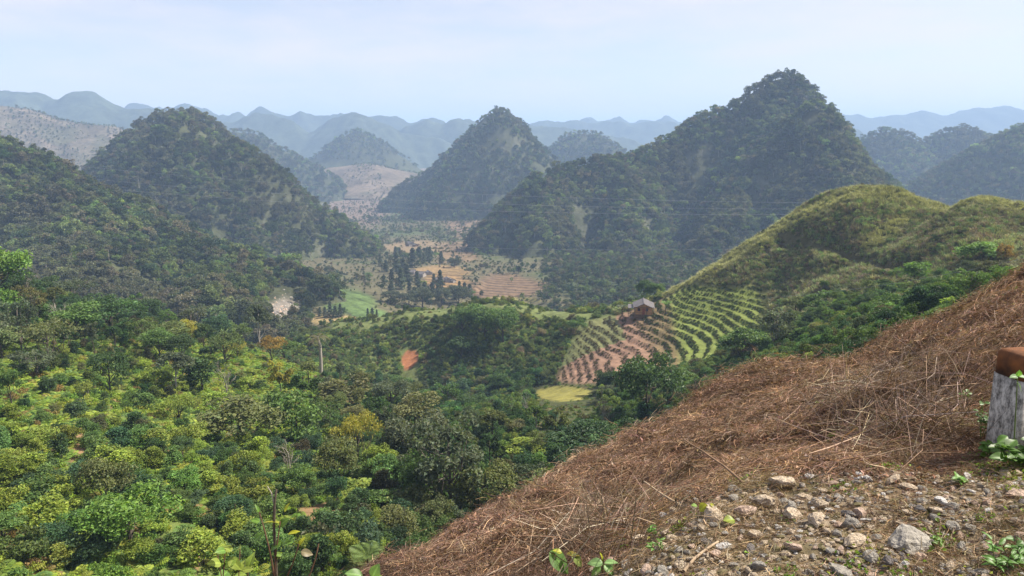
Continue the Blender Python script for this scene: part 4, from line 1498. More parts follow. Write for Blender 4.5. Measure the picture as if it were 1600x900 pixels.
YG, BG, MG, DG, DB, OL, YE, OR, GG = (0.22, 0.28, 0.05), (0.14, 0.24, 0.05), (0.11, 0.18, 0.05), (0.068, 0.115, 0.042), (0.07, 0.13, 0.062), (0.14, 0.16, 0.06), (0.33, 0.31, 0.06), (0.27, 0.18, 0.045), (0.11, 0.135, 0.08)
HERO = [
    # kind, px, base py, top py, width px, colour, label
    ('round_tree', 172, 612, 543, 56, DG, 'dark round-crowned tree standing alone on the bright left slope'),
    ('shrub', 250, 606, 572, 44, YG, 'bright lemon-green rounded bush beside the dark round tree'),
    ('round_tree', 244, 508, 462, 38, DG, 'dark tree with black ivy-clad trunk below the forested left slope'),
    ('round_tree', 345, 532, 487, 42, DB, 'blue-green dome-shaped tree at the foot of the left forest'),
    ('spreading_tree', 298, 545, 498, 46, YE, 'yellow-flowering spreading tree above the left slope'),
    ('spreading_tree', 424, 565, 522, 44, OR, 'orange-yellow tree at the gully head below the scree'),
    ('spreading_tree', 372, 562, 528, 36, YE, 'pale yellow tree just left of the orange tree'),
    ('upright_bush', 318, 612, 552, 52, DG, 'dark dense tree between two thinner trees on the left slope'),
    ('slender_tree', 277, 612, 545, 46, GG, 'light grey-green tree with a thin pale trunk on the left slope'),
    ('round_tree', 378, 700, 615, 108, OL, 'large olive round tree in the middle of the left slope'),
    ('slender_tree', 440, 648, 555, 40, YE, 'thin tall tree with yellowing crown above the gully'),
    ('slender_tree', 474, 648, 572, 54, MG, 'tall dark-trunked tree with flat dark crown next to the thin yellow one'),
    ('slender_tree', 534, 608, 560, 24, GG, 'pair-like pale trunk tree at the dark foot of the knoll'),
    ('spreading_tree', 560, 735, 636, 66, YE, 'yellow-green layered tree rising from the middle gully'),
    ('round_tree', 524, 765, 676, 74, OL, 'olive round tree just below the yellow layered tree'),
    ('round_tree', 588, 752, 688, 56, YG, 'yellow-green tree at the right of the olive round tree'),
    ('spreading_tree', 682, 690, 642, 38, YE, 'small bright yellow crown peeping over the big grey-green tree'),
    ('sparse_tree', 702, 810, 632, 120, GG, 'tallest grey-green open tree in the gully beside the brown bank'),
    ('round_tree', 660, 800, 690, 80, MG, 'mid-green tree leaning against the tallest open tree'),
    ('slender_tree', 868, 705, 628, 42, OL, 'brownish slender tree in the gully by the bank edge'),
    ('round_tree', 1008, 668, 545, 104, DG, 'big dark broadleaf tree below the red-brown terraces'),
    ('round_tree', 1072, 625, 575, 56, MG, 'green tree touching the right side of the big dark tree'),
    ('bare_tree', 943, 682, 592, 56, (0.2, 0.18, 0.15), 'pale leafless tree left of the big dark tree'),
    ('round_tree', 758, 530, 472, 54, MG, 'tallest tree on the crest of the central knoll'),
    ('round_tree', 722, 520, 478, 40, MG, 'smaller green tree left of the tallest knoll tree'),
    ('round_tree', 786, 535, 478, 48, MG, 'bushy tree right of the tallest knoll tree'),
    ('round_tree', 722, 560, 522, 40, DG, 'dark tree on the knoll face below its crest trees'),
    ('sparse_tree', 1212, 552, 478, 62, GG, 'thin grey tree with bare branches right of the green terraces'),
    ('round_tree', 1160, 565, 505, 64, MG, 'rounded tree at the lower end of the green terraces'),
    ('upright_bush', 1428, 442, 406, 36, BG, 'bright green pointed tree in the fold of the grass hill'),
    ('shrub', 1535, 408, 374, 66, BG, 'wide bright green dome bush on the right grass hill'),
    ('shrub', 1570, 410, 378, 22, OR, 'rusty orange bush beside the bright green dome bush'),
    ('round_tree', -6, 490, 374, 96, BG, 'vivid green tree cut by the left frame edge'),
    ('shrub', 4, 500, 440, 66, BG, 'low vivid green branchy bush under the left-edge tree'),
    ('round_tree', 205, 868, 752, 132, BG, 'largest bright green leafy tree at the lower left'),
    ('round_tree', 172, 800, 705, 78, OL, 'brown-tinged tree behind the largest lower left tree'),
    ('upright_bush', 518, 806, 770, 22, DG, 'small dark bush standing in the bare soil clearing'),
    ('upright_bush', 491, 792, 774, 11, DG, 'tiniest dark bush at the top of the soil clearing'),
    ('upright_bush', 473, 838, 796, 30, DG, 'dark upright bush at the left edge of the soil clearing'),
    ('upright_bush', 548, 800, 765, 26, DG, 'dark bush at the right edge of the soil clearing'),
    ('shrub', 530, 772, 750, 86, YG, 'flat yellow-green bush above the soil clearing'),
    ('upright_bush', 100, 775, 725, 40, DG, 'dark bush right of the reddish path on the left slope'),
    ('upright_bush', 98, 722, 668, 28, DG, 'narrow dark bush beside the vertical reddish path'),
    ('shrub', 55, 800, 735, 60, MG, 'mid-green bush left of the vertical reddish path'),
    ('upright_bush', 150, 760, 715, 36, MG, 'upright green bush beyond the reddish path'),
    ('round_tree', 820, 720, 680, 70, YG, 'yellow-green tree against the lower edge of the brown bank'),
    ('round_tree', 900, 520, 498, 26, MG, 'small tree below the green field on the knoll'),
    ('round_tree', 1005, 452, 436, 26, DG, 'dark rounded tree behind the small orange house'),
    ('round_tree', 1028, 460, 440, 24, MG, 'small tree on the ridge right behind the orange house'),
    ('banana_plant', 1040, 492, 470, 20, BG, 'banana plant beside the small orange house'),
    ('banana_plant', 972, 494, 476, 18, GG, 'ragged banana plant left of the orange house'),
    ('spreading_tree', 280, 660, 610, 60, YG, 'yellow-green spreading bush below the lemon-green bush'),
    ('sparse_tree', 60, 590, 540, 60, GG, 'thin grey twiggy tree on the upper left slope'),
    ('round_tree', 610, 640, 590, 56, GG, 'grey-green tree in front of the red earth scar'),
    ('slender_tree', 604, 700, 622, 36, GG, 'slim grey-green tree with a pale trunk left of the mid-green leaning tree'),
    ('bare_tree', 352, 618, 562, 44, (0.2, 0.18, 0.15), 'leafless grey tree above the large olive tree'),
    ('bare_tree', 832, 655, 600, 38, (0.2, 0.18, 0.15), 'small leafless tree left of the yellow meadow'),
    ('slender_tree', 22, 655, 566, 34, MG, 'tall slim tree at the left frame edge above the bracken'),
    ('sparse_tree', 642, 770, 695, 62, GG, 'thin twiggy tree left of the tallest open gully tree'),
    ('slender_tree', 772, 705, 630, 40, OL, 'slim olive tree between the tallest open tree and the meadow'),
    ('bare_tree', 452, 745, 682, 46, (0.2, 0.18, 0.15), 'leafless twiggy tree in the lower gully beside the olive tree'),
    ('slender_tree', 405, 530, 472, 30, GG, 'slim pale-trunked tree below the left forest near the orange tree'),
    ('slender_tree', 212, 505, 455, 32, MG, 'slim tree left of the dark ivy-clad tree'),
    ('bare_tree', 92, 520, 470, 44, (0.2, 0.18, 0.15), 'leafless pale tree at the foot of the left forest'),
    ('spreading_tree', 640, 640, 596, 50, OL, 'broad flat-topped olive tree in front of the red earth scar'),
    ('round_tree', 470, 780, 722, 56, MG, 'mid-green bush left above the soil clearing'),
]
USED.update({h_[6]: 1 for h_ in HERO})
hero_px = []
for k, px, by, ty, w, tint, lab in HERO:
    b = hit(z_mid, px, by, 36, 262)
    if b is None:                              # stands just behind a crest
        d = 232.0 if px > 700 else 175.0
        b = at(px, by, d)
        zg = float(z_mid(b[0:1], b[1:2])[0])
        by += (b[2] - zg) * F / d
        b[2] = zg
    s = b[1] / F * 1.02
    grow(k, b - np.array((0, 0, 0.1)), (by - ty) * s, w * s, tint, lab)
    hero_px.append((px, (by + ty) / 2, max(w, by - ty)))

# dead tall trunk with a ragged head
b = hit(z_mid, 502, 590, 100, 262)
s = b[1] / F
o = empty('dead_palm', b)
tag(o, 'tall pale dead trunk with a ragged frond top below the knoll', 'tree')
H = 72 * s
Wd = Arr()
V, Q, T = tube([[0, 0, -0.5], [0.1, 0, H * 0.4], [0.05, 0.1, H * 0.75], [-0.3, 0, H * 0.95]], [0.42, 0.36, 0.33, 0.2], 7)
Wd.add(V, Q, T)
obj('trunk', Wd.mesh('trunk', [M_PALEBARK], smooth=True), o)
Fr = Arr()
rr_ = rg(7)
for k in range(9):
    merge(Fr, frond_arr(rr_, 3.6, 10, 0.55, arch=0.9, az0=k * 0.7, up=rr_.uniform(0.2, 1.2)))
V, Q, T, L = Fr.arrays()
V = V + np.array([-0.3, 0, H * 0.93])
Fr2 = Arr()
Fr2.add(V, Q, T, L)
c = obj('crown', Fr2.mesh('crown', [M_LEAF]), o)
c['tint'] = [0.12, 0.11, 0.05]

# tree fern by the lower edge of the bank
b = hit(z_mid, 575, 893, 30, 262)
fo = empty('tree_fern', b)
tag(fo, 'feathery pale green fern at the lower tip of the brown bank', 'fern')
rr_ = rg(11)
sfe = b[1] / F
for k in range(9):
    A = frond_arr(rr_, 42 * sfe * rr_.uniform(0.8, 1.15), 22, 15 * sfe, arch=0.42, az0=k * 0.7, up=rr_.uniform(0.6, 1.0))
    fr = obj('frond', A.mesh('frond', [M_LEAF]), fo, (0, 0, 28 * sfe))
    fr['tint'] = [0.13, 0.19, 0.05]
A = Arr()
V, Q, T = tube([[0, 0, -0.2], [0, 0, 28 * sfe]], 0.06, 6)
A.add(V, Q, T)
obj('trunk', A.mesh('trunk', [M_BARK]), fo)

# the other trees and bushes that can be told apart, placed with a distance between crowns
ZONES = [
    # test on pixel, kinds, colours, height range m, spacing px, how many, place
    (lambda px, py: (px > -30) & (py > 690) & (px < 600) & (py < 900), ['shrub', 'upright_bush', 'shrub', 'round_tree'], [(MG, 'mid-green', 6), (DG, 'dark green', 3), (YG, 'yellow-green', 5), (DB, 'blue-green', 2)], (1.2, 2.7), 26, 125, 'on the lower left slope'),
    (lambda px, py: (px > -30) & (py > 560) & (py < 690) & (px < 430), ['shrub', 'upright_bush', 'sparse_tree', 'shrub'], [(MG, 'mid-green', 4), (DG, 'dark green', 3), (YG, 'yellow-green', 4), (OL, 'olive', 2)], (1.2, 2.8), 28, 50, 'among bright bracken on the left slope'),
    (lambda px, py: (px > -30) & (py > 455) & (py < 570) & (px < 450), ['round_tree', 'slender_tree', 'sparse_tree', 'spreading_tree'], [(MG, 'mid-green', 3), (DG, 'dark green', 3), (OL, 'olive', 4), (GG, 'grey-green', 3)], (4.5, 8), 26, 60, 'along the foot of the left forest'),
    (lambda px, py: (px > 430) & (px < 960) & (py > 612) & (py < 860), ['round_tree', 'slender_tree', 'sparse_tree', 'round_tree', 'shrub'], [(MG, 'mid-green', 4), (DG, 'dark green', 3), (OL, 'olive', 3), (GG, 'grey-green', 3), (DB, 'blue-green', 2)], (3.0, 7.0), 30, 72, 'in the central gully'),
    (lambda px, py: (px > 1060) & (px < 1600) & (py > np.interp(px, [1100, 1250, 1330], [535, 470, 435])) & (py < 570), ['round_tree', 'shrub', 'round_tree', 'sparse_tree'], [(MG, 'mid-green', 5), (DG, 'dark green', 1.5), (OL, 'olive', 2.5), (GG, 'grey-green', 2)], (1.8, 4.2), 26, 40, 'at the foot of the grass hill'),
]
LANDMARKS = [(h_[1], (h_[2] + h_[3]) / 2, short_name(h_[6])) for h_ in HERO]
LANDMARKS += [(505, 808, 'bare soil clearing'), (640, 562, 'red earth scar'), (885, 615, 'yellow meadow'), (502, 550, 'tall dead trunk'), (1290, 556, 'bright green grass patch'), (120, 700, 'vertical reddish path')]
placed = [(a, b_, c_ * 0.45) for a, b_, c_ in hero_px]
r = rg(520)
SHAPE = {'round_tree': 'round tree', 'slender_tree': 'slender tree', 'sparse_tree': 'thin open tree', 'spreading_tree': 'spreading tree', 'shrub': 'spreading shrub', 'upright_bush': 'upright bush'}
for test, kinds, cols, (h0, h1), gap, want, place in ZONES:
    got = 0
    N = 9000
    d = np.where(r.random(N) < 0.5, np.sqrt(r.uniform(38 ** 2, 215 ** 2, N)), r.uniform(40, 150, N))
    x = r.uniform(-0.72, 0.72, N) * d
    CP_ = np.stack([x, d, z_mid(x, d)], 1)
    PX, PY = project(CP_)
    ok = np.array([bool(test(a_, b_)) for a_, b_ in zip(PX, PY)])
    ok &= ~((x > 32) & (d > 118) & (PX > 1040) & (PY < 440))
    ok &= (soil_open(PX, PY) < 0.3) & ~((np.abs(PX - 884) < 62) & (PY > 595) & (PY < 690)) & (ell(PX, PY, 640, 570, 18, 28) < .2) & (ell(PX, PY, 1290, 556, 60, 14) < .2) & (ell(PX, PY, 1440, 505, 85, 34, .3, .2, -.5) < .2) & (terrace_mask(x, d) < 0.2)
    for i_ in np.nonzero(ok)[0]:
        if got >= want:
            break
        p, px, py, d = CP_[i_], PX[i_], PY[i_], CP_[i_, 1]
        e_ = hit(z_mid, px, py, 36, 262, 260)
        if e_ is None or e_[1] < d * 0.95:
            continue
        H = r.uniform(h0, h1)
        hp = H * F / d
        cy = py - hp / 2
        if any((px - a) ** 2 + (cy - b_) ** 2 < (max(gap * 0.4, 0.24 * hp) + c_ * 0.36) ** 2 for a, b_, c_ in placed):
            continue
        k = kinds[r.integers(0, len(kinds))]
        wts = np.array([c_[2] for c_ in cols], float)
        col, cn, _ = cols[r.choice(len(cols), p=wts / wts.sum())]
        W = H * {'round_tree': 0.9, 'slender_tree': 0.5, 'sparse_tree': 0.75, 'spreading_tree': 1.2, 'shrub': 1.15, 'upright_bush': 0.8}[k] * r.uniform(0.85, 1.2)
        t = np.array(col) * r.normal(1, 0.12) * r.normal(1, 0.05, 3)
        lab = single_out(f'{cn} {SHAPE[k]}', px, cy, hp, LANDMARKS, place)
        grow(k, p - np.array((0, 0, 0.1)), H, W, np.clip(t, .01, 1), lab, group=f'{SHAPE[k]}s {place}')
        placed.append((px, cy, hp * 0.6))
        got += 1
    print('zone', place, got)

# conifers round the valley houses
CON = [(603, 425, 20), (612, 440, 24), (620, 428, 26), (630, 425, 28), (636, 440, 30), (645, 418, 26), (652, 446, 26), (627, 452, 30), (640, 460, 26), (612, 458, 22), (655, 462, 24), (664, 470, 26), (648, 470, 22),
       (676, 462, 26), (684, 470, 24), (600, 445, 18), (594, 412, 16), (668, 405, 18), (672, 408, 20), (662, 412, 20), (655, 402, 18), (689, 412, 18), (618, 398, 14), (625, 400, 16), (690, 405, 14), (707, 416, 16), (714, 414, 18),
       (500, 494, 18), (508, 496, 20), (516, 494, 20), (524, 496, 20), (532, 495, 18), (575, 500, 16), (582, 500, 16), (589, 499, 14), (578, 502, 12), (718, 462, 22), (726, 466, 26), (734, 464, 22), (712, 468, 24), (688, 452, 26), (678, 446, 22), (582, 398, 14), (588, 400, 13)]
VMARKS = [(641, 384, 'farthest valley house'), (657, 432, 'grey-roofed valley house'), (690, 425, 'ochre valley field'), (540, 470, 'bright green valley field'), (688, 441, 'brown-walled valley house'), (520, 500, 'tan strip field'), (707, 441, 'small pale-roofed valley house'), (610, 475, 'dark valley mound'), (690, 478, 'bushy grey tree'), (440, 487, 'pale scree slope')]
for (px, by, hp) in CON:
    b = hit(z_mid, px, by, 285, 1200)
    if b is None:
        continue
    s = b[1] / F
    lab = single_out('dark slender conifer', px, by, hp, VMARKS, 'among the valley fields and houses')
    grow('conifer', b - np.array((0, 0, 0.3)), 1.15 * hp * s * r5.uniform(0.7, 1.2), 1.2 * hp * s * r5.uniform(0.3, 0.5), np.array((0.075, 0.095, 0.065)) * r5.normal(1, .15), lab, group='dark conifers in the valley')
for (px, by, hp, w, lab) in [(690, 478, 30, 34, 'bushy grey tree in front of the valley houses'), (660, 480, 34, 36, 'bushy grey-green tree left of the valley houses'), (718, 478, 34, 36, 'bushy grey tree right of the valley houses'), (640, 482, 26, 30, 'rounded dark tree by the valley track'), (610, 475, 22, 26, 'rounded tree on the dark valley mound'), (710, 418, 16, 20, 'dark bushy tree on the orange valley field')]:
    b = hit(z_mid, px, by, 285, 1200)
    if b is not None:
        s = b[1] / F
        grow('round_tree', b, hp * s, w * s, (0.085, 0.10, 0.065), lab)

# ------------------------------------------------------------------ houses
M_ORANGE = plain_mat('ochre_wall', (0.52, 0.30, 0.13), var=0.3, scale=1.5)
M_ROOF = plain_mat('grey_roof_sheet', (0.11, 0.10, 0.10), var=0.25, scale=1.2, rough=0.6)
M_DARK = plain_mat('dark_opening', (0.03, 0.025, 0.02), var=0.2)
M_WOOD = plain_mat('old_wood', (0.16, 0.10, 0.06), var=0.3, scale=3)
M_REDWOOD = plain_mat('red_wood', (0.30, 0.09, 0.05), var=0.3, scale=3)
M_WHITEWALL = plain_mat('pale_wall', (0.30, 0.27, 0.24), var=0.2, scale=1)


def box(x0, x1, y0, y1, z0, z1):
    V = np.array([(x, y, z) for z in (z0, z1) for y in (y0, y1) for x in (x0, x1)], float)
    Q = np.array([(0, 2, 3, 1), (4, 5, 7, 6), (0, 1, 5, 4), (2, 6, 7, 3), (0, 4, 6, 2), (1, 3, 7, 5)])
    return V, Q


def abox(*lims):
    A = Arr()
    V, Q = box(*lims)
    return A.add(V, Q)


def corrugated(w, L, n, t=0.03, amp=0.035):
    """sheet roof: width w along x (ridge at x=0), length L along y, ribs running down the slope"""
    A = Arr()
    ys = np.linspace(-L / 2, L / 2, n * 2 + 1)
    up = np.where(np.arange(len(ys)) % 2 == 0, 0.0, amp)
    top = [(x, y, u) for y, u in zip(ys, up) for x in (0, w)]
    bot = [(x, y, u - t) for y, u in zip(ys, up) for x in (0, w)]
    V = np.array(top + bot)
    m = len(top)
    Q = []
    for i in range(len(ys) - 1):
        a = 2 * i
        Q += [(a, a + 1, a + 3, a + 2), (m + a, m + a + 2, m + a + 3, m + a + 1), (a, a + 2, m + a + 2, m + a), (a + 1, m + a + 1, m + a + 3, a + 3)]
    Q += [(0, m, m + 1, 1), (m - 2, m - 1, 2 * m - 1, 2 * m - 2)]
    return A.add(V, np.array(Q))


def gable(w, h, rise, y0, y1):
    """end wall with its gable, thickness y0..y1"""
    o_ = [(-w / 2, 0), (w / 2, 0), (w / 2, h), (0, h + rise), (-w / 2, h)]
    V = np.array([(x, y, z) for y in (y0, y1) for x, z in o_])
    Q = [(0, 1, 6, 5), (1, 2, 7, 6), (2, 3, 8, 7), (3, 4, 9, 8), (4, 0, 5, 9), (0, 4, 2, 1), (5, 6, 7, 9)]
    T = [(2, 4, 3), (7, 8, 9)]
    return Arr().add(V, np.array(Q), np.array(T))


def house(loc, rz, w, L, h, rise, wallm, roofm, label, name='farmhouse', over=0.7, ribs=14, detail=True):
    o = empty(name, loc, rz)
    tag(o, label, 'house')
    t = 0.18
    obj('wall', gable(w, h, rise - 0.02, -L / 2, -L / 2 + t).mesh('gable_wall', [wallm]), o)
    obj('wall', gable(w, h, rise - 0.02, L / 2 - t, L / 2).mesh('gable_wall', [wallm]), o)
    sw = abox(-t / 2, t / 2, -L / 2 + t, L / 2 - t, -0.6, h).mesh('side_wall', [wallm])
    for sx in (-1, 1):
        obj('wall', sw, o, (sx * (w / 2 - t / 2), 0, 0))
    ang = math.atan2(rise, w / 2)
    sl = (w / 2 + over) / math.cos(ang)
    sheet = corrugated(sl, L + 2 * over, ribs).mesh('roof_sheet', [roofm])
    for sx in (1, -1):
        rf = obj('roof', sheet, o, (0, 0, h + rise + 0.05))
        if sx == 1:
            rf.rotation_euler = (0, ang, 0)
        else:
            rf.rotation_euler = (0, ang, math.pi)
    obj('ridge_cap', abox(-0.14, 0.14, -L / 2 - over, L / 2 + over, 0, 0.07).mesh('ridge_cap', [roofm]), o, (0, 0, h + rise + 0.07))
    obj('foundation', abox(-w / 2 - 0.1, w / 2 + 0.1, -L / 2 - 0.1, L / 2 + 0.1, -1.2, 0.0).mesh('foundation', [M_WOOD]), o)
    if detail:
        for x in (-w * 0.30, w * 0.18):
            f = obj('window', abox(x - 0.32, x + 0.32, -0.05, 0.03, 0.95, 1.75).mesh('window', [M_DARK]), o, (0, -L / 2, 0))
            fr = Arr()
            for lim in ((x - 0.38, x - 0.32, -0.08, 0.02, 0.9, 1.8), (x + 0.32, x + 0.38, -0.08, 0.02, 0.9, 1.8), (x - 0.32, x + 0.32, -0.08, 0.02, 0.89, 0.95), (x - 0.32, x + 0.32, -0.08, 0.02, 1.75, 1.81), (x - 0.03, x + 0.03, -0.09, -0.05, 0.95, 1.75)):
                fr.add(*box(*lim))
            obj('frame', fr.mesh('frame', [M_REDWOOD]), f)
        d = obj('door', abox(-0.42, 0.32, -0.06, 0.03, 0.02, 1.75).mesh('door', [M_REDWOOD]), o, (0, -L / 2, 0))
        for x in (-w / 2 - 0.35, -w / 6, w / 6, w / 2 + 0.35):
            obj('post', abox(x - 0.06, x + 0.06, -L / 2 - 0.58, -L / 2 - 0.46, -0.9, h * 0.98).mesh('post', [M_WOOD]), o)
        obj('beam', abox(-w / 2 - 0.5, w / 2 + 0.5, -L / 2 - 0.6, -L / 2 - 0.44, h * 0.98, h * 0.98 + 0.12).mesh('beam', [M_WOOD]), o)
        rail = Arr()
        rail.add(*box(-w / 2 - 0.3, w / 2 + 0.3, -L / 2 - 0.56, -L / 2 - 0.48, 0.55, 0.65))
        obj('railing', rail.mesh('railing', [M_WOOD]), o)
        obj('lean_to', abox(-w / 2 - 2.0, -w / 2 - 0.1, -L / 4, L / 2, h * 0.62, h * 0.66).mesh('lean_to', [roofm]), o)
        for yy in (-L / 4 + 0.1, L / 2 - 0.1):
            obj('post', abox(-w / 2 - 1.95, -w / 2 - 1.83, yy - 0.06, yy + 0.06, -0.9, h * 0.62).mesh('post', [M_WOOD]), o)
    return o


b = hit(z_mid, 1008, 493, 150, 262)
house(b + np.array((0, 3.0, 0.35)), math.radians(-8), 4.5, 6.8, 2.1, 1.0, M_ORANGE, M_ROOF, 'small ochre farmhouse with grey sheet roof above the brown terraces')
for (px, py, wpx, rz, wm, lab) in [
    (641, 384, 12, 0.6, M_WHITEWALL, 'farthest valley house, pale walls, beside the upper brown fields'), (649, 385, 8, 0.6, M_WOOD, 'small brown shed right of the farthest valley house'),
    (657, 432, 15, 1.2, M_WHITEWALL, 'grey-roofed valley house half hidden by conifers'), (642, 428, 13, 1.4, M_WHITEWALL, 'long pale roof left of the conifers in the valley'), (670, 429, 11, 0.4, M_WHITEWALL, 'pale-roofed valley house between conifers and the orange field'),
    (688, 441, 13, 1.3, M_WOOD, 'brown-walled valley house below the orange field'), (699, 440, 13, 0.3, M_WHITEWALL, 'wide pale-roofed valley house at the right of the hamlet'), (707, 441, 9, 0.9, M_WHITEWALL, 'rightmost small valley house with a pale roof'),
    (439, 528, 13, 1.2, M_WHITEWALL, 'grey roof showing above trees near the orange tree')]:
    b = hit(z_mid, px, py, 200 if px < 450 else 285, 1300)
    if b is None:
        continue
    w = wpx * b[1] / F
    house(b, rz, w * 0.8, w, w * 0.35, w * 0.2, wm, M_ROOF, lab, name='valley_house', over=w * 0.08, ribs=6, detail=False)

# ------------------------------------------------------------------ power lines
M_WIRE = plain_mat('wire_metal', (0.36, 0.36, 0.37), var=0.1, rough=0.5)
WIRES = [('topmost thin power line across the karst hills', (-300, 205, 640), (1420, 318, 420), 14, 0.05), ('second thin power line just below the topmost one', (-300, 224, 635), (1420, 326, 415), 15, 0.05),
         ('third thin power line of the upper three', (-300, 236, 630), (1420, 333, 410), 16, 0.05), ('single faint power line low across the largest mountain', (560, 376, 560), (1330, 384, 330), 4, 0.06),
         ('short power line over the thicket below the grass hill', (1080, 470, 135), (1640, 395, 100), 1.6, 0.016)]
for lab, a, b, sag, rad in WIRES:
    A, B = at(*a), at(*b)
    t = np.linspace(0, 1, 40)[:, None]
    p = A + (B - A) * t + np.array([0, 0, -1]) * sag * 4 * t * (1 - t)
    V, Q, T = tube(p - A, rad, 5)
    tag(obj('power_line', mesh_np('power_line', V, [Q, T], [M_WIRE]), None, tuple(A)), lab, 'power line', group='power lines over the valley')

# ------------------------------------------------------------------ foreground bank: cut bracken, stems, stones
def bank_normal(x, y, e=0.12):
    sx = (z_bank(x + e, y) - z_bank(x - e, y)) / (2 * e)
    sy = (z_bank(x, y + e) - z_bank(x, y - e)) / (2 * e)
    n = np.stack([-sx, -sy, np.ones_like(sx)], -1)
    return n / np.linalg.norm(n, axis=-1, keepdims=True)


def align(n, spin):
    """euler angles that spin about z, then lean z onto n"""
    t, b = rot_frames(n)
    a = spin[:, None]
    X, Y = t * np.cos(a) + b * np.sin(a), np.cross(n, t * np.cos(a) + b * np.sin(a))
    return np.stack([np.arctan2(Y[:, 2], n[:, 2]), -np.arcsin(np.clip(X[:, 2], -1, 1)), np.arctan2(X[:, 1], X[:, 0])], 1)


r = rg(700)
STRAW = [hidden('straw', straw_arr(rg(701 + s), 130, 0.42, 0.42, 0.0075, lift=0.07, upr=0.3).mesh('straw', [M_DRY])) for s in range(4)]
STEMS = [hidden('stems', straw_arr(rg(711 + s), 24, 1.9, 0.5, 0.009, lift=0.22, upr=0.5).mesh('stems', [M_DRY])) for s in range(3)]
LITTER = [hidden('litter', bracken_litter(rg(721 + s), 70, 0.16, 0.38, 0.35).mesh('litter', [M_DRY])) for s in range(3)]


def bank_pts(n, d0, d1, seed, u0=-0.32, u1=0.78):
    r = rg(seed)
    d = np.exp(r.uniform(math.log(d0), math.log(d1), n))
    x = r.uniform(u0, u1, n) * d
    z = z_bank(x, d)
    px, py = project(np.stack([x, d, z], 1))
    return x, d, z, px, py, r


def scat_bank(name, objs, n, d0, d1, seed, size, tintf, label, cat, mask, sink=0.0, power=1.0):
    x, y, z, px, py, r = bank_pts(n, d0, d1, seed)
    k = mask(px, py, x, y, r)
    x, y, z, px, py = x[k], y[k], z[k], px[k], py[k]
    m = len(x)
    rot = align(bank_normal(x, y), r.uniform(0, 6.28, m))
    sc = size(y, r, m)
    pts = np.stack([x, y, z - sink * sc], 1)
    o = scatter(name, pts, None, sc, tintf(x, y, px, py, r, m), label, cat, rz=rot[:, 2], idx=r.integers(0, len(objs), m), seed=seed + 1, tilt=rot, objs=objs)
    return o


def straw_tint(x, y, px, py, r, m):
    T = palette(m, [(0.185, 0.118, 0.082), (0.24, 0.155, 0.105), (0.115, 0.07, 0.052), (0.33, 0.235, 0.15), (0.15, 0.098, 0.078)], (5, 4, 3, 1.5, 3), r, 0.15)
    return T * (1 + 0.5 * fbm(x / 0.8, y / 0.8, 3, 91))[:, None] * 1.3


on_bank = lambda px, py, x, y, r: (px > 560) & (px < 1680) & (py < 960)
not_gravel = lambda px, py, x, y, r: on_bank(px, py, x, y, r) & (r.random(len(px)) > gravel_mask(px, py, y) * 1.45) & (r.random(len(px)) > 0.92 * np.maximum.reduce([ell(px, py, 1330, 650, 85, 45, .5, .4), ell(px, py, 1430, 615, 65, 32, .5, .4), ell(px, py, 915, 835, 50, 32, .5, .4)]))
scat_bank('dry_bracken', STRAW, 13000, 3.2, 24, 731, lambda y, r, m: 0.045 * y ** 0.9 * r.uniform(0.7, 1.3, m) + 0.05, straw_tint, 'mat of cut brown bracken and straw covering the bank', 'dry bracken', not_gravel)
scat_bank('dry_leaf_litter', LITTER, 9000, 3.0, 24, 735, lambda y, r, m: 0.042 * y ** 0.9 * r.uniform(0.7, 1.3, m) + 0.04, lambda *a: straw_tint(*a) * 0.85, 'crumpled brown fern litter between the straw', 'leaf litter', not_gravel)


def tangle(px, py, x, y, r):
    m = np.maximum(ell(px, py, 1390, 640, 190, 95, .5, .3), ell(px, py, 960, 850, 120, 60, .5, .3))
    return (r.random(len(px)) < m) & (gravel_mask(px, py, y) < 0.7)


scat_bank('dry_stems', STEMS, 1500, 2.9, 8, 741, lambda y, r, m: r.uniform(0.2, 0.42, m), lambda x, y, px, py, r, m: palette(m, [(0.17, 0.115, 0.085), (0.10, 0.065, 0.05), (0.42, 0.33, 0.24), (0.26, 0.19, 0.15)], (4, 4, 2, 3), r, 0.2), 'tangled heap of bare brown stems by the marker post', 'dry stems', tangle, sink=-0.05)
scat_bank('dry_stems', STEMS, 130, 5, 20, 745, lambda y, r, m: r.uniform(0.16, 0.28, m) * (y / 8) ** 0.5, lambda x, y, px, py, r, m: palette(m, [(0.22, 0.14, 0.09), (0.36, 0.26, 0.17), (0.16, 0.09, 0.06)], (4, 2, 3), r, 0.2), 'loose pale stalks strewn over the brown bank', 'dry stems', not_gravel)

# stones
M_STONE = []
for nm, c1, c2 in (('limestone_grey', (0.20, 0.185, 0.16), (0.40, 0.37, 0.32)), ('limestone_tan', (0.36, 0.28, 0.19), (0.60, 0.50, 0.38)), ('limestone_pink', (0.38, 0.27, 0.205), (0.56, 0.43, 0.34)), ('limestone_dark', (0.12, 0.11, 0.105), (0.22, 0.20, 0.19)), ('limestone_white', (0.52, 0.50, 0.47), (0.68, 0.66, 0.62))):
    M_STONE.append(plain_mat(nm, c1, rough=0.9, scale=3.5, bump=0.08, col2=c2, detail=9))
ROCKV = [rock_arr(rg(760 + s), 3 if s < 6 else 2) for s in range(14)]
RME = {}


def rock_mesh(shape, mat):
    if (shape, mat) not in RME:
        V, T = ROCKV[shape]
        RME[(shape, mat)] = mesh_np('rock', V, [T], [M_STONE[mat]])
    return RME[(shape, mat)]


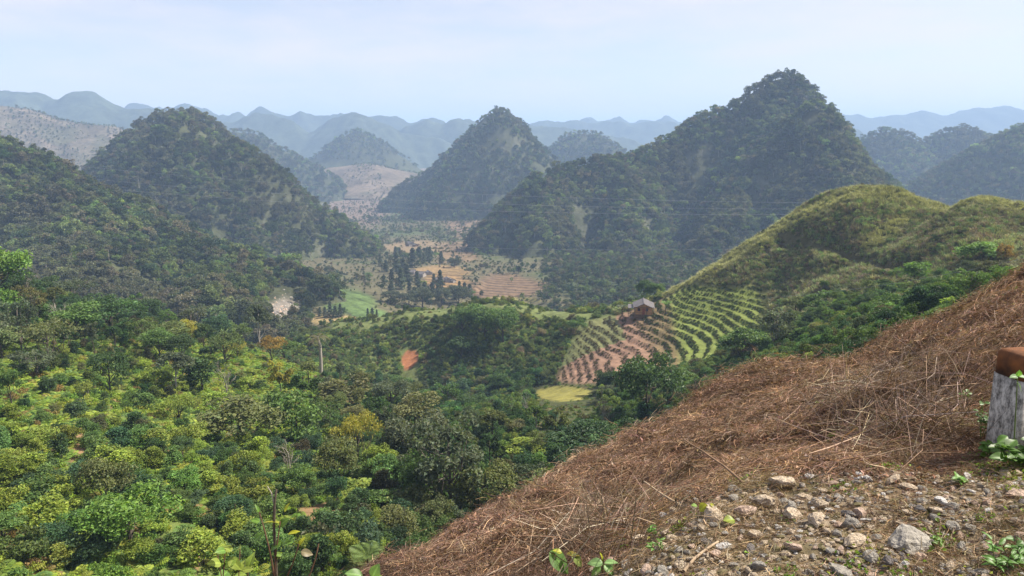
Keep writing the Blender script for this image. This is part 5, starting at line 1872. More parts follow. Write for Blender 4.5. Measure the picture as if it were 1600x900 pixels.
GRAV = []
for s in range(8):
    V, T = rock_arr(rg(780 + s), 1)
    GRAV.append(hidden('pebble', mesh_np('pebble', V * 0.5, [T], [M_STONE[(0, 1, 1, 2, 3, 1, 0, 4)[s]]])))
CRUMB = []
for s in range(3):
    V, T = rock_arr(rg(790 + s), 1)
    CRUMB.append(hidden('crumb', mesh_np('crumb', V * 0.5, [T], [plain_mat('soil_crumb', ((0.17, 0.125, 0.08), (0.13, 0.11, 0.055), (0.24, 0.185, 0.12))[s], var=0.3, scale=4)])))
grav = lambda px, py, x, y, r: (px > 820) & (px < 1680) & (py < 980) & (r.random(len(px)) < gravel_mask(px, py, y) * np.clip(0.75 + 0.9 * fbm(x / 0.3, y / 0.3, 3, 95), 0.1, 1))
white = lambda x, y, px, py, r, m: np.ones((m, 3))
scat_bank('gravel', GRAV, 20000, 2.3, 5.2, 751, lambda y, r, m: np.clip(r.lognormal(-4.05, 0.5, m), 0.006, 0.042), white, 'small broken limestone chips on the bare ground', 'gravel', grav, sink=-0.1)
scat_bank('soil_crumbs', CRUMB, 11000, 2.3, 5.4, 755, lambda y, r, m: np.clip(r.lognormal(-4.0, 0.5, m), 0.006, 0.05), white, 'brown and mossy clods of earth between the stones', 'soil', lambda px, py, x, y, r: (px > 800) & (px < 1680) & (py < 980) & (r.random(len(px)) < gravel_mask(px, py, y) + 0.05), sink=-0.05)
# bits of straw and moss over the gravel
scat_bank('dry_straw', STRAW, 600, 2.4, 5, 757, lambda y, r, m: r.uniform(0.12, 0.24, m), lambda x, y, px, py, r, m: palette(m, [(0.28, 0.2, 0.12), (0.17, 0.11, 0.07)], (1, 1), r, .2), 'thin straws scattered over the gravel', 'straw', lambda px, py, x, y, r: (px > 830) & (gravel_mask(px, py, y) > 0.4) & (r.random(len(px)) < 0.8))


def put_rock(px, py, wpx, mat, label, group=None, flat=None, spin=None, rr=rg(5)):
    b = hit(z_bank, px, py + wpx * 0.18, 1.8, 9)
    if b is None:
        return None
    s = wpx * b[1] / F * 0.56
    sh = int(rr.integers(0, 6)) if wpx > 24 else int(rr.integers(6, 14))
    o = obj('rock', rock_mesh(sh, mat), None, tuple(b + np.array((0, 0, s * 0.28))))
    o.scale = (s * 1.05, s * rr.uniform(0.75, 1.05), s * (flat or rr.uniform(0.75, 1.05)))
    o.rotation_euler = (rr.normal(0, 0.2), rr.normal(0, 0.2), rr.uniform(0, 6.28) if spin is None else spin)
    tag(o, label, 'rock', group)
    return o


ROCKS = [(1415, 842, 84, 0, 'largest grey boulder-like rock in the gravel at the bottom'), (1332, 843, 44, 1, 'long tan rock left of the largest grey rock'), (1353, 812, 19, 4, 'small bright white stone above the long tan rock'),
         (1362, 868, 32, 0, 'grey rock just below the long tan rock'), (1311, 888, 48, 0, 'wide pale rock at the bottom edge of the gravel'), (1288, 897, 32, 0, 'grey rock leaning on the wide pale bottom rock'), (1585, 770, 34, 2, 'pinkish block of rock below the marker post at the right edge'),
         (1442, 765, 24, 0, 'squarish grey stone by the green sprout'), (1420, 762, 27, 1, 'tan stone left of the squarish grey stone'), (1471, 781, 24, 4, 'pale flat stone below the green sprout'), (1237, 851, 34, 2, 'rounded pinkish rock in the left gravel'),
         (1405, 817, 28, 1, 'tan block on top of the gravel behind the largest rock'), (1380, 810, 16, 1, 'small orange-tan stone beside the white stone'), (1345, 800, 32, 2, 'pink rock slab behind the white stone'), (1328, 803, 26, 3, 'dark upright rock beside the pink slab'),
         (1516, 822, 25, 0, 'grey oblong stone lying in bare earth at the right'), (1557, 830, 25, 1, 'tan oblong stone right of the grey oblong stone'), (1386, 873, 27, 3, 'dark slaty rock under the largest grey rock'), (1531, 893, 25, 0, 'bluish grey stone at the bottom right'), (1440, 870, 30, 2, 'reddish broken rock below the largest grey rock'),
         (1162, 797, 36, 2, 'pinkish flat rock at the upper left of the gravel'), (1182, 834, 30, 1, 'tan flat rock by the yellow leaves'), (1132, 852, 27, 4, 'pale stone near the broken stick'), (1052, 815, 26, 1, 'tan knobbly rock at the gravel tip'), (1080, 872, 18, 1, 'rounded tan stone near the lower stick'),
         (1184, 882, 32, 0, 'mossy grey rock at the bottom left of the gravel'), (1192, 783, 42, 1, 'broad tan rock among gravel above the pinkish flat rock'), (1152, 721, 20, 4, 'white stone on the straw above the gravel'), (1590, 549, 30, 1, 'pale slab on the bank behind the marker post'),
         (1430, 832, 30, 0, 'grey rock stuck to the right flank of the largest rock'), (1455, 845, 18, 0, 'small pale stone right of the largest rock'), (1407, 862, 15, 1, 'little yellowish stone under the largest rock')]
for px, py, w, mt, lab in ROCKS:
    put_rock(px, py, w, mt, lab, flat=0.85 if w < 60 else 1.1)
rr_ = rg(77)
nr = 0
occ = [(p[0], p[1], p[2]) for p in ROCKS]
USED.update({p_[4]: 1 for p_ in ROCKS})
RMARKS = [(p_[0], p_[1], short_name(p_[4])) for p_ in ROCKS]
NMS = ['grey', 'tan', 'pinkish', 'dark', 'white']
for t in range(4000):
    px, py = rr_.uniform(900, 1600), rr_.uniform(735, 899)
    if gravel_mask(np.array([px]), np.array([py]), np.array([3.0]))[0] < rr_.uniform(0.2, 0.9):
        continue
    w = 10 + rr_.exponential(9)
    w = min(w, 48)
    if any((px - a) ** 2 + ((py - b_) * 1.5) ** 2 < ((w + c_) * 0.38) ** 2 for a, b_, c_ in occ):
        continue
    mt = int(rr_.choice(5, p=[0.26, 0.42, 0.16, 0.08, 0.08]))
    if mt == 4:
        w = min(w, 17)
    side = 'left part' if px < 1220 else ('middle part' if px < 1420 else 'right part')
    lab = single_out(f'{NMS[mt]} stone', px, py, w * 2.2, RMARKS, f'in the {side} of the gravel')
    if put_rock(px, py, w, mt, lab, group=f'loose stones in the {side} of the gravel', rr=rr_) is not None:
        occ.append((px, py, w))
        nr += 1
    if nr >= 262:
        break

# marker post
M_POST = plain_mat('weathered_concrete', (0.20, 0.19, 0.17), rough=0.95, scale=9, bump=0.01, col2=(0.48, 0.46, 0.42), detail=10)
m, n, l, p = new_mat('mildewed_concrete')
tcn = n.new('ShaderNodeTexCoord')
mpn = n.new('ShaderNodeMapping')
mpn.inputs['Scale'].default_value = (30, 30, 16)
n1 = n.new('ShaderNodeTexNoise'); n1.inputs['Scale'].default_value = 1.0; n1.inputs['Detail'].default_value = 8; n1.inputs['Roughness'].default_value = 0.75
l.new(tcn.outputs['Object'], mpn.inputs['Vector']); l.new(mpn.outputs['Vector'], n1.inputs['Vector'])
rp_ = n.new('ShaderNodeValToRGB')
rp_.color_ramp.elements[0].position = 0.40; rp_.color_ramp.elements[0].color = (0.08, 0.075, 0.065, 1)
rp_.color_ramp.elements[1].position = 0.60; rp_.color_ramp.elements[1].color = (0.44, 0.42, 0.37, 1)
l.new(n1.outputs['Fac'], rp_.inputs['Fac']); l.new(rp_.outputs['Color'], p.inputs['Base Color'])
p.inputs['Roughness'].default_value = 0.95
bn = n.new('ShaderNodeBump'); bn.inputs['Strength'].default_value = 0.5; bn.inputs['Distance'].default_value = 0.006
l.new(n1.outputs['Fac'], bn.inputs['Height']); l.new(bn.outputs['Normal'], p.inputs['Normal'])
M_POSTBODY = m
M_POSTTOP = plain_mat('flaked_red_paint', (0.025, 0.02, 0.018), rough=0.95, scale=7, bump=0.015, col2=(0.20, 0.08, 0.03), detail=10)


def rounded_post(w, z0, z1, bev, top):
    bm = bmesh.new()
    V, Q = box(-w / 2, w / 2, -w / 2, w / 2, z0, z1)
    vs = [bm.verts.new(v) for v in V]
    for q_ in Q:
        bm.faces.new([vs[i] for i in q_])
    bm.edges.ensure_lookup_table()
    eds = [e for e in bm.edges if abs(e.verts[0].co.z - e.verts[1].co.z) > 0.01 or (top and min(e.verts[0].co.z, e.verts[1].co.z) > z1 - 1e-4)]
    bmesh.ops.bevel(bm, geom=eds, offset=bev, segments=4, affect='EDGES', profile=0.5)
    bmesh.ops.recalc_face_normals(bm, faces=bm.faces)
    me = bpy.data.meshes.new('post')
    bm.to_mesh(me)
    bm.free()
    me.polygons.foreach_set('use_smooth', [True] * len(me.polygons))
    return me


pb = hit(z_bank, 1608, 705, 2.5, 9)
top = at(1608, 562, pb[1])
po = empty('marker_post', (pb[0], pb[1] + 0.1, pb[2]), math.radians(12))
tag(po, 'weathered concrete roadside marker post with a flaked red top', 'marker post')
H = top[2] - pb[2] + 0.02
wp = 66 * pb[1] / F
band = 44 * pb[1] / F
me = rounded_post(wp, -0.25, H - band, 0.014, False); me.materials.append(M_POSTBODY)
obj('post_body', me, po)
me = rounded_post(wp + 0.006, H - band, H, 0.036, True)
for v in me.vertices:                            # chipped corners
    q_ = v.co
    k_ = 0.006 * float(fbm(np.array([q_.x * 60 + q_.z * 40]), np.array([q_.y * 60 + q_.z * 25]), 3, 5)[0])
    v.co = q_ * (1 + k_ * 4) if q_.z > H - band * 0.5 else q_
me.materials.append(M_POSTTOP)
obj('painted_top', me, po)

# sticks
M_STICK = plain_mat('dry_stick', (0.20, 0.13, 0.08), var=0.35, scale=12, rough=0.9)
M_PALESTICK = plain_mat('pale_stick', (0.36, 0.27, 0.18), var=0.3, scale=12, rough=0.9)


def stick(a, b, rad, label, mat, group=None, bend=0.03, name='stick', seed=0):
    A, B = np.array(a, float), np.array(b, float)
    rr = rg(seed)
    t = np.linspace(0, 1, 7)[:, None]
    L = np.linalg.norm(B - A)
    p = (B - A) * t + np.sin(t * math.pi) * rr.normal(0, bend, 3) * L + rr.normal(0, bend * 0.12, (7, 3)) * L
    V, Q, T = tube(p, rad * np.linspace(1.1, 0.6, 7), 6)
    return tag(obj(name, mesh_np(name, V, [Q, T], [mat], smooth=True), None, tuple(A)), label, 'stick', group)


def hb(px, py, up=0.0):
    b = hit(z_bank, px, py, 1.8, 25)
    return b + np.array((0, 0, up))


stick(hb(1166, 758), at(1068, 687, hb(1166, 758)[1] + 0.75), 0.0065, 'long brown stick rising over the bank, upper one', M_STICK, seed=1)
stick(hb(1066, 791), at(1006, 752, hb(1066, 791)[1] + 0.35), 0.006, 'pale straight stick below the long brown stick', M_PALESTICK, seed=2)
stick(hb(1143, 781, 0.01), at(1072, 753, hb(1143, 781)[1] + 0.4), 0.005, 'thin brown stick between the two longer sticks', M_STICK, seed=3)
stick(hb(1068, 899, 0.02), hb(1122, 856, 0.03), 0.007, 'pale broken stick lying at the bottom of the gravel', M_PALESTICK, seed=4)
stick(hb(1095, 862, 0.02), hb(1140, 884, 0.02), 0.005, 'dark stick crossing the pale broken stick', M_STICK, seed=5)
stick(hb(1135, 720, 0.05), hb(1200, 655, 0.1), 0.006, 'pale stick leaning above the gravel edge', M_PALESTICK, seed=6)
rr_ = rg(88)
for k in range(34):
    px, py = rr_.uniform(1230, 1550), rr_.uniform(590, 735)
    a = hb(px, py, 0.0)
    L = rr_.uniform(0.25, 0.7)
    th = rr_.uniform(0, 6.28)
    up = rr_.uniform(0.1, 0.75)
    d = np.array((math.cos(th) * math.cos(up), math.sin(th) * math.cos(up) * 0.5, math.sin(up)))
    lab = 'bare dry stalk poking out of the stem tangle beside the marker post'
    stick(a, a + d * L, 0.003, lab, (M_STICK, M_PALESTICK)[k % 3 == 0], group='dry stalks in the tangle by the post', bend=0.09, name='dry_stalk', seed=20 + k)
for k in range(18):
    px, py = rr_.uniform(860, 1010), rr_.uniform(800, 895)
    a = hb(px, py, 0.0)
    L = rr_.uniform(0.2, 0.55)
    up = rr_.uniform(0.4, 1.3)
    th = rr_.uniform(0, 6.28)
    d = np.array((math.cos(th) * math.cos(up), math.sin(th) * math.cos(up) * 0.5, math.sin(up)))
    lab = 'upright dry stalk at the bottom edge of the brown bank'
    stick(a, a + d * L, 0.0025, lab, (M_STICK, M_PALESTICK)[k % 3 == 0], group='dry stalks at the bottom of the bank', bend=0.06, name='dry_stalk', seed=60 + k)

# rubble of the pale scree at the foot of the left karst slope
BOUL = [hidden('boulder', mesh_np('boulder', rock_arr(rg(870 + k_), 1)[0] * 0.5, [rock_arr(rg(870 + k_), 1)[1]], [M_STONE[(0, 0, 2, 3)[k_]]])) for k_ in range(4)]
sp_ = []
rr_ = rg(880)
for k_ in range(420):
    b = None
    px, py = rr_.normal(440, 15), rr_.normal(488, 12)
    a_, e_ = ue(px, py)
    d_ = np.linspace(285, 420, 140)
    h_ = np.maximum(z_mid(a_ * d_, d_), HA.z(a_ * d_, d_)) - e_ * d_
    k2_ = np.nonzero(h_ > 0)[0]
    if len(k2_):
        d0 = d_[k2_[0]]
        sp_.append((a_ * d0, d0, e_ * d0))
if sp_:
    scatter('scree', np.array(sp_), None, rr_.lognormal(0.1, 0.45, len(sp_)), np.ones((len(sp_), 3)), 'pale rubble scree below the left karst slope', 'scree', seed=881, objs=BOUL)

# ------------------------------------------------------------------ leafy plants close to the camera
M_NEARLEAF = foliage_mat('near_leaf', trans=0.4, rough=0.45, spec=0.4)
M_STEM = plain_mat('plant_stem', (0.09, 0.05, 0.03), var=0.3, scale=20)
M_GREENSTEM = plain_mat('green_stem', (0.10, 0.14, 0.04), var=0.3, scale=20)


def leaf_mesh(wid, curl, fold, point=1.0, seed=0, wavy=0.02):
    """a leaf of length 1 along +x: raised midrib, side veins, curled blade"""
    rr = rg(seed)
    nl, nw = 15, 9
    s = np.linspace(0, 1, nl)
    prof = wid * (np.sin(np.pi * s ** 0.75) ** 0.8) * (1 - s ** 6 * 0.3) * 0.5
    prof[-1] = 0.002
    prof[0] = 0.012
    w = np.linspace(-1, 1, nw)
    SS, WW = np.meshgrid(s, w, indexing='ij')
    Y = WW * prof[:, None]
    veins = 0.5 + 0.5 * np.cos((SS - np.abs(WW) * 0.18) * 2 * math.pi * 7)
    Z = fold * np.abs(Y) - curl * SS ** 2 + 0.012 * veins * (1 - np.abs(WW)) + wavy * np.sin(SS * 9 + WW * 2 + seed) * np.abs(WW)
    X = SS - 0.15 * curl * SS ** 3
    V = np.stack([X, Y, Z], -1).reshape(-1, 3)
    mid = np.exp(-(WW / 0.12) ** 2)
    lv = 0.92 + 0.55 * mid + 0.22 * veins ** 4 + rr.normal(0, 0.06, SS.shape)
    lv = lv.reshape(-1)[:, None].repeat(3, 1)
    return mesh_np('leaf', V, [grid_faces(nl, nw)], [M_NEARLEAF], smooth=True, attrs={'lv': lv})


LEAFS = {'ovate': [leaf_mesh(0.62, 0.22, 0.25, seed=s) for s in range(3)], 'broad': [leaf_mesh(0.72, 0.12, 0.15, seed=10 + s) for s in range(2)], 'narrow': [leaf_mesh(0.36, 0.3, 0.3, seed=20 + s) for s in range(3)], 'round': [leaf_mesh(0.95, 0.15, 0.2, seed=30 + s) for s in range(2)]}


def put_leaf(parent, org, base, direc, nrm, L, shape, tint, rr):
    x = np.array(direc, float); x /= np.linalg.norm(x)
    z = np.array(nrm, float); z -= x * x.dot(z); z /= np.linalg.norm(z) + 1e-9
    y = np.cross(z, x)
    M = Matrix(((x[0], y[0], z[0]), (x[1], y[1], z[1]), (x[2], y[2], z[2])))
    o = obj('leaf', LEAFS[shape][rr.integers(0, len(LEAFS[shape]))], parent, tuple(np.array(base) - org))
    o.rotation_euler = M.to_euler()
    o.scale = (L, L, L)
    o['tint'] = [float(v) for v in tint]
    return o


def stem_part(parent, org, pts, rad, mat=None, name='stem'):
    V, Q, T = tube(np.array(pts) - org, np.linspace(rad, rad * 0.55, len(pts)), 6)
    return obj(name, mesh_np(name, V, [Q, T], [mat or M_STEM], smooth=True), parent)


def curve(a, b, rr, n=6, w=0.04):
    t = np.linspace(0, 1, n)[:, None]
    a, b = np.array(a), np.array(b)
    return a + (b - a) * t + np.sin(t * math.pi) * rr.normal(0, w, 3) * np.linalg.norm(b - a)


def plant(name, label, org, stems, lvs, tint, cat='plant', group=None, seed=0, rad=0.004, mat=None):
    """stems: list of (from, to); lvs: list of (point, leaf length, shape, tint or None, preferred direction or None)"""
    rr = rg(seed)
    o = empty(name, tuple(org))
    tag(o, label, cat, group)
    for a, b in stems:
        stem_part(o, org, curve(a, b, rr), rad, mat)
    for pt, L, shp, tn, dr in lvs:
        d = np.array(dr, float) if dr is not None else np.array((rr.normal(), rr.normal() * 0.5 - 0.2, rr.uniform(-0.2, 0.6)))
        nn_ = np.array((0.25, -0.45, 0.9)) + rr.normal(0, 0.25, 3)
        t_ = np.array(tn or tint) * rr.normal(1, 0.12)
        put_leaf(o, org, pt, d, nn_, L, shp, t_, rr)
    return o


GLF, YLF, LLF = (0.11, 0.20, 0.035), (0.33, 0.34, 0.03), (0.17, 0.27, 0.06)
# sapling with a dark dead stalk
D = 3.3
px_m = D / F
g0 = np.array((at(428, 900, D)[0], D, float(z_bank(np.array([at(428, 900, D)[0]]), np.array([D]))[0])))
g0[2] = min(g0[2], at(428, 960, D)[2])
so = plant('sapling', 'leafy sapling around a dark dead stalk at the bottom left of centre', g0,
           [(g0, at(438, 815, D)), (at(432, 930, D), at(405, 800, D + .1)), (at(432, 930, D), at(467, 850, D)), (at(440, 960, D), at(498, 850, D + .1))],
           [(at(437, 818, D), 0.075, 'ovate', YLF, (-1, 0, 0.3)), (at(437, 822, D), 0.06, 'ovate', None, (0.7, 0, 0.7)), (at(441, 846, D), 0.07, 'ovate', GLF, (-0.6, -.2, -0.3)), (at(441, 850, D), 0.06, 'ovate', None, (0.6, -.2, 0.3)),
            (at(440, 868, D), 0.05, 'ovate', LLF, (-0.8, 0, 0.2)), (at(445, 800, D), 0.05, 'narrow', YLF, (0.3, 0, 0.9)), (at(450, 835, D), 0.06, 'narrow', YLF, (0.8, 0, 0.4)), (at(405, 802, D + .1), 0.05, 'narrow', GLF, (-0.2, 0, 1)), (at(406, 815, D + .1), 0.05, 'ovate', None, (-0.8, 0, 0.2)),
            (at(398, 845, D), 0.06, 'ovate', None, (0.5, 0, 0.6)), (at(467, 852, D), 0.05, 'narrow', YLF, (0.5, 0, 0.8)), (at(470, 862, D), 0.06, 'ovate', (0.2, 0.17, 0.1), (0.9, 0, -0.2))],
           GLF, cat='sapling', seed=801, rad=0.005)
stem_part(so, g0, [at(433, 940, D), at(431, 880, D), at(428, 820, D), at(429, 785, D), at(432, 765, D)], 0.0085, M_BARK, 'dead_stalk')
stem_part(so, g0, [at(429, 790, D), at(424, 770, D), at(418, 760, D)], 0.003, M_PALEBARK, 'dead_stalk')
g1 = np.array((at(365, 900, D)[0], D - 0.1, min(float(z_bank(np.array([at(365, 900, D)[0]]), np.array([D]))[0]), at(365, 960, D)[2])))
rr_ = rg(9)
lv = []
for (px, py) in [(352, 860), (362, 862), (358, 872), (370, 872), (378, 892), (355, 893), (366, 900), (345, 880), (388, 888), (350, 900), (375, 858), (340, 866), (382, 875)]:
    lv.append((at(px, py, D - 0.1 + rr_.normal(0, 0.05)), rr_.uniform(0.05, 0.085), 'ovate', [GLF, LLF, YG, (0.2, 0.28, 0.05)][rr_.integers(0, 4)], None))
plant('seedling', 'bright green leafy seedling left of the dark stalk', g1, [(g1, at(352, 858, D - .1)), (g1, at(375, 858, D - .1)), (g1, at(388, 880, D - .1)), (g1, at(340, 868, D - .1))], lv, LLF, seed=802)
# pale-veined pair by the fern
D2 = 3.3
g2 = np.array((at(568, 920, D2)[0], D2, at(568, 960, D2)[2]))
plant('leafy_plant', 'two broad pale-veined leaves at the bottom edge beside the fern', g2, [(g2, at(566, 898, D2)), (g2, at(588, 896, D2))],
      [(at(566, 900, D2), 0.085, 'broad', (0.16, 0.28, 0.08), (-0.85, -.2, 0.35)), (at(582, 902, D2), 0.08, 'broad', (0.18, 0.30, 0.09), (0.35, -.1, 0.8)), (at(584, 905, D2), 0.06, 'broad', LLF, (0.9, -.2, 0.1))], LLF, seed=803, mat=M_GREENSTEM)
# big ovate leaf and its light neighbour
g3 = hb(905, 899)
plant('broadleaf_weed', 'large drooping green leaf with a yellow one at the foot of the bank', g3, [(g3, g3 + np.array((-0.05, 0, 0.13)))],
      [(at(858, 862, g3[1]), 0.155, 'broad', (0.085, 0.16, 0.04), (0.75, -.1, -0.75)), (at(885, 866, g3[1]), 0.07, 'ovate', (0.30, 0.24, 0.04), (0.8, -.1, 0.1)), (at(893, 868, g3[1] - .02), 0.09, 'ovate', (0.14, 0.18, 0.05), (0.7, 0, -0.6)), (at(878, 864, g3[1]), 0.05, 'ovate', YLF, (-0.6, 0, 0.3))], GLF, seed=804, mat=M_GREENSTEM)
g4 = hb(942, 898)
plant('broadleaf_weed', 'cluster of light green oval leaves right of the large drooping leaf', g4, [(g4, g4 + np.array((0, 0, 0.09)))],
      [(at(942, 880, g4[1] - .03), 0.075, 'ovate', (0.2, 0.33, 0.12), (-0.95, -.1, 0.15)), (at(944, 880, g4[1] - .03), 0.07, 'ovate', (0.2, 0.33, 0.12), (0.9, -.1, 0.25)), (at(944, 883, g4[1] - .05), 0.065, 'ovate', (0.17, 0.30, 0.09), (0.6, -.4, -0.4)), (at(941, 878, g4[1]), 0.05, 'narrow', YLF, (0, 0, 1)), (at(938, 886, g4[1] - .04), 0.06, 'ovate', None, (-0.6, -.4, -0.4)), (at(950, 886, g4[1] - .02), 0.055, 'ovate', None, (0.9, 0, -0.3))], (0.17, 0.28, 0.08), seed=805, mat=M_GREENSTEM)
# yellow leaves
g5 = hb(1105, 806)
plant('small_weed', 'two upright lemon-yellow leaves on the gravel tip', g5, [(g5, g5 + np.array((0, 0, 0.05)))], [(g5 + np.array((-0.005, 0, 0.06)), 0.05, 'round', YLF, (-0.7, -.2, -0.6)), (g5 + np.array((0.01, 0, 0.06)), 0.05, 'round', YLF, (0.7, -.2, -0.6)), (g5 + np.array((-0.05, 0, 0.05)), 0.03, 'round', LLF, (-0.8, 0, 0.2))], YLF, seed=806, mat=M_GREENSTEM)
g6 = hb(1140, 822)
plant('small_weed', 'single round lime leaf with a bent stalk near the pinkish flat rock', g6, [(g6, g6 + np.array((0.10, 0, 0.0)))], [(g6 + np.array((0.02, 0, 0.03)), 0.055, 'round', (0.24, 0.30, 0.04), (-0.95, -.2, 0.15))], YLF, seed=807, mat=M_GREENSTEM)
g7 = hb(1300, 690)
plant('fern_frond', 'bright green curled blade lying on the stem tangle', g7, [(g7, g7 + np.array((0.02, 0, 0.06)))], [(g7 + np.array((0.05, 0, 0.07)), 0.11, 'narrow', (0.24, 0.36, 0.03), (-0.95, -0.1, -0.05)), (g7 + np.array((-0.01, 0, 0.03)), 0.07, 'narrow', (0.2, 0.3, 0.03), (-0.8, -.1, -0.4))], YLF, seed=808, mat=M_GREENSTEM)


def sprout(px, py, wpx, nl, label, tint, seed, shape='ovate', tall=0.6, name='sprout', lsz=0.45):
    rr = rg(seed)
    g = hb(px, py)
    s = wpx * g[1] / F
    lv_, st_ = [], []
    ns = max(1, nl // 5)
    tops = [g + np.array((rr.normal(0, 0.25) * s, rr.normal(0, 0.2) * s, s * tall * rr.uniform(0.6, 1.15))) for _ in range(ns)]
    for tp in tops:
        st_.append((g, tp))
    for i in range(nl):
        tp = tops[i % ns]
        q = g + (tp - g) * rr.uniform(0.45, 1.0) + rr.normal(0, 0.03, 3) * s
        th = rr.uniform(0, 6.28)
        lv_.append((q, s * lsz * rr.uniform(0.7, 1.2), shape, None, (math.cos(th), math.sin(th) * 0.8 - 0.2, rr.uniform(0.0, 0.5))))
    return plant(name, label, g, st_, lv_, tint, seed=seed, rad=0.0025, mat=M_GREENSTEM)


sprout(1495, 756, 34, 9, 'fresh green sprout with broad leaves above the squarish stone', (0.15, 0.30, 0.06), 811, lsz=0.5)
sprout(1580, 735, 80, 40, 'leafy green weed growing at the foot of the marker post', (0.075, 0.15, 0.03), 812, lsz=0.34)
sprout(1545, 722, 50, 14, 'small-leaved weed at the left foot of the marker post', (0.10, 0.19, 0.04), 813, lsz=0.32)
sprout(1532, 690, 60, 22, 'tall thin leafy weed against the left side of the marker post', (0.07, 0.14, 0.03), 823, lsz=0.22, tall=1.1)
sprout(1560, 893, 80, 34, 'bushy green weed at the bottom right corner', (0.10, 0.21, 0.04), 814, lsz=0.26, shape='narrow')
sprout(1596, 880, 60, 24, 'dark green weed at the right frame edge near the bottom', (0.08, 0.17, 0.035), 815, lsz=0.28)
sprout(1510, 640, 40, 12, 'thin green weed left of the marker post', (0.09, 0.16, 0.04), 816, lsz=0.3, tall=1.0)
sprout(1030, 865, 40, 16, 'low green weed on the gravel tip left of the pale broken stick', (0.11, 0.21, 0.04), 817, lsz=0.3, shape='narrow')
sprout(1015, 840, 34, 12, 'small green weed among stalks at the gravel tip', (0.12, 0.24, 0.05), 818, lsz=0.34, shape='narrow')
sprout(985, 805, 22, 8, 'tiny green weed on the straw below the pale straight stick', (0.14, 0.27, 0.06), 819, lsz=0.4)
sprout(1230, 858, 20, 7, 'tiny green weed beside the rounded pinkish rock', (0.14, 0.24, 0.05), 820, lsz=0.4)
sprout(1470, 862, 44, 14, 'sparse green weed below the largest rock toward the corner', (0.14, 0.24, 0.05), 821, lsz=0.26, shape='narrow')
sprout(1275, 640, 22, 7, 'little yellow-green weed in the dark hollow of the tangle', (0.2, 0.25, 0.05), 822, lsz=0.4)
# sprig on the post
pw = at(1590, 588, pb[1] - 0.06)
plant('clover_sprig', 'small clover-like sprig in front of the post top', np.array((pw[0], pw[1], pb[2])), [(np.array((pw[0] + .03, pw[1], pb[2])), pw)],
      [(pw, 0.035, 'round', (0.2, 0.42, 0.06), (0.1, -.2, 0.9)), (pw, 0.045, 'ovate', (0.22, 0.34, 0.16), (-0.95, -.2, 0.05)), (pw, 0.045, 'ovate', (0.22, 0.34, 0.16), (0.95, -.2, 0.05)), (pw - np.array((0, 0, 0.03)), 0.05, 'ovate', (0.17, 0.28, 0.10), (0.4, -.3, -0.6))], LLF, seed=830, mat=M_GREENSTEM)

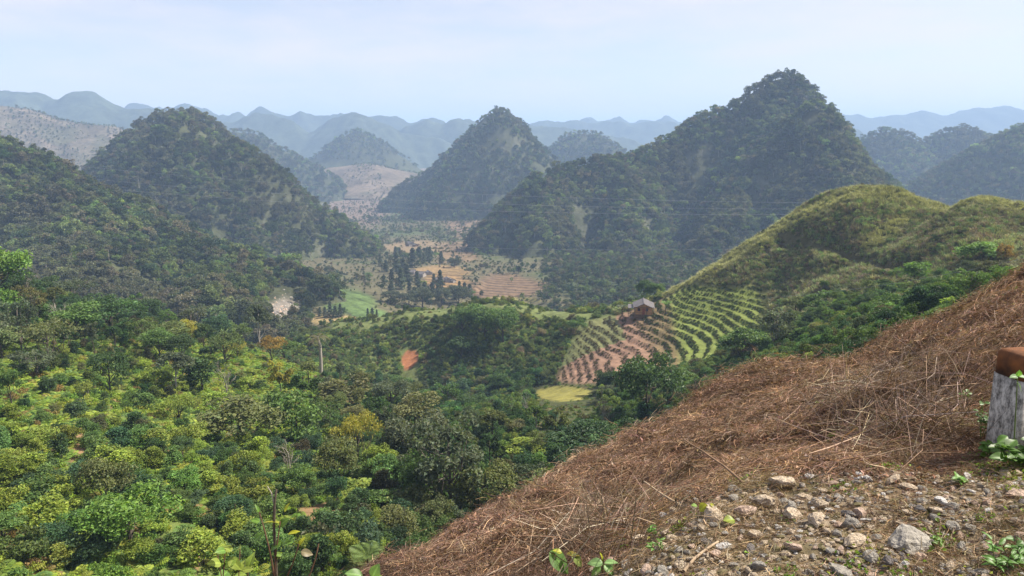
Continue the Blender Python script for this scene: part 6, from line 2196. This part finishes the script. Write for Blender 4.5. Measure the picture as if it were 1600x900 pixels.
# creeping green ground cover and weeds
CREEP = []
for s in range(3):
    r_ = rg(840 + s)
    A = Arr()
    n_ = 60
    c_ = np.column_stack([r_.normal(0, 0.4, n_), r_.normal(0, 0.4, n_), np.abs(r_.normal(0.05, 0.12, n_))])
    nn_ = unit(n_, r_) * 0.7 + np.array([0, -0.2, 0.9])
    nn_ /= np.linalg.norm(nn_, axis=1, keepdims=True)
    V, Q, L = leaves(c_, nn_, 0.17, r_, aspect=0.6)
    A.add(V, Q, None, L)
    CREEP.append(hidden('creeper', A.mesh('creeper', [M_LEAF])))
gt = lambda x, y, px, py, r, m: palette(m, [(0.17, 0.26, 0.04), (0.11, 0.19, 0.035), (0.24, 0.29, 0.05)], (3, 3, 2), r, .15)
scat_bank('creeping_weeds', CREEP, 2600, 2.4, 9, 851, lambda y, r, m: r.uniform(0.06, 0.14, m), gt, 'low yellow-green creeper by the marker post and along the gravel', 'weeds',
          lambda px, py, x, y, r: r.random(len(px)) < np.maximum.reduce([0.75 * ell(px, py, 1475, 572, 75, 22, .4, .3), 0.8 * ell(px, py, 1565, 725, 75, 45, .5, .3), 0.35 * ell(px, py, 1580, 885, 90, 40, .5, .3), 0.16 * ell(px, py, 1010, 870, 90, 50, .5, .3), 0.10 * ell(px, py, 1480, 860, 160, 50), 0.05 * (gravel_mask(px, py, y) > .5)]))
scat_bank('creeping_weeds', CREEP, 900, 6, 22, 855, lambda y, r, m: r.uniform(0.1, 0.2, m), lambda *a: gt(*a) * np.array((1.0, 0.85, 0.8)), 'thin green regrowth in the brown straw of the bank', 'weeds',
          lambda px, py, x, y, r: (px > 600) & (r.random(len(px)) < 0.05 + 0.35 * sstep(0.25, 0.5, fbm(x / 1.5, y / 1.5, 3, 99))))
scat_bank('moss', CREEP, 1500, 2.4, 5, 857, lambda y, r, m: r.uniform(0.02, 0.045, m), lambda x, y, px, py, r, m: palette(m, [(0.12, 0.12, 0.03), (0.09, 0.10, 0.025), (0.2, 0.17, 0.05)], (3, 3, 1), r, .2), 'olive moss flecks between the stones', 'moss', lambda px, py, x, y, r: (px > 850) & (r.random(len(px)) < gravel_mask(px, py, y) * np.clip(0.3 + fbm(x / .25, y / .25, 3, 101), 0, 1)))

# ------------------------------------------------------------------ haze: one closed box of even thin air
hz, n, l, p = new_mat('haze')
n.remove(p)
pv = n.new('ShaderNodeVolumePrincipled')
pv.inputs['Color'].default_value = (0.47, 0.67, 1.0, 1)
pv.inputs['Density'].default_value = 0.00025
pv.inputs['Anisotropy'].default_value = 0.0
l.new(pv.outputs[0], n['Material Output'].inputs['Volume'])
hx, hy0, hy1, hz0, hz1 = 10500, -400, 10200, -160, 205
HVv = [(-hx, hy0, hz0), (hx, hy0, hz0), (hx, hy1, hz0), (-hx, hy1, hz0), (-hx, hy0, hz1), (hx, hy0, hz1), (hx, hy1, hz1), (-hx, hy1, hz1)]
HVf = [(3, 2, 1, 0), (4, 5, 6, 7), (0, 1, 5, 4), (1, 2, 6, 5), (2, 3, 7, 6), (3, 0, 4, 7)]
ho = obj('haze', mesh_np('haze', HVv, np.array(HVf), [hz]))
tag(ho, 'thin bluish morning haze filling the valley', 'haze', kind='stuff')
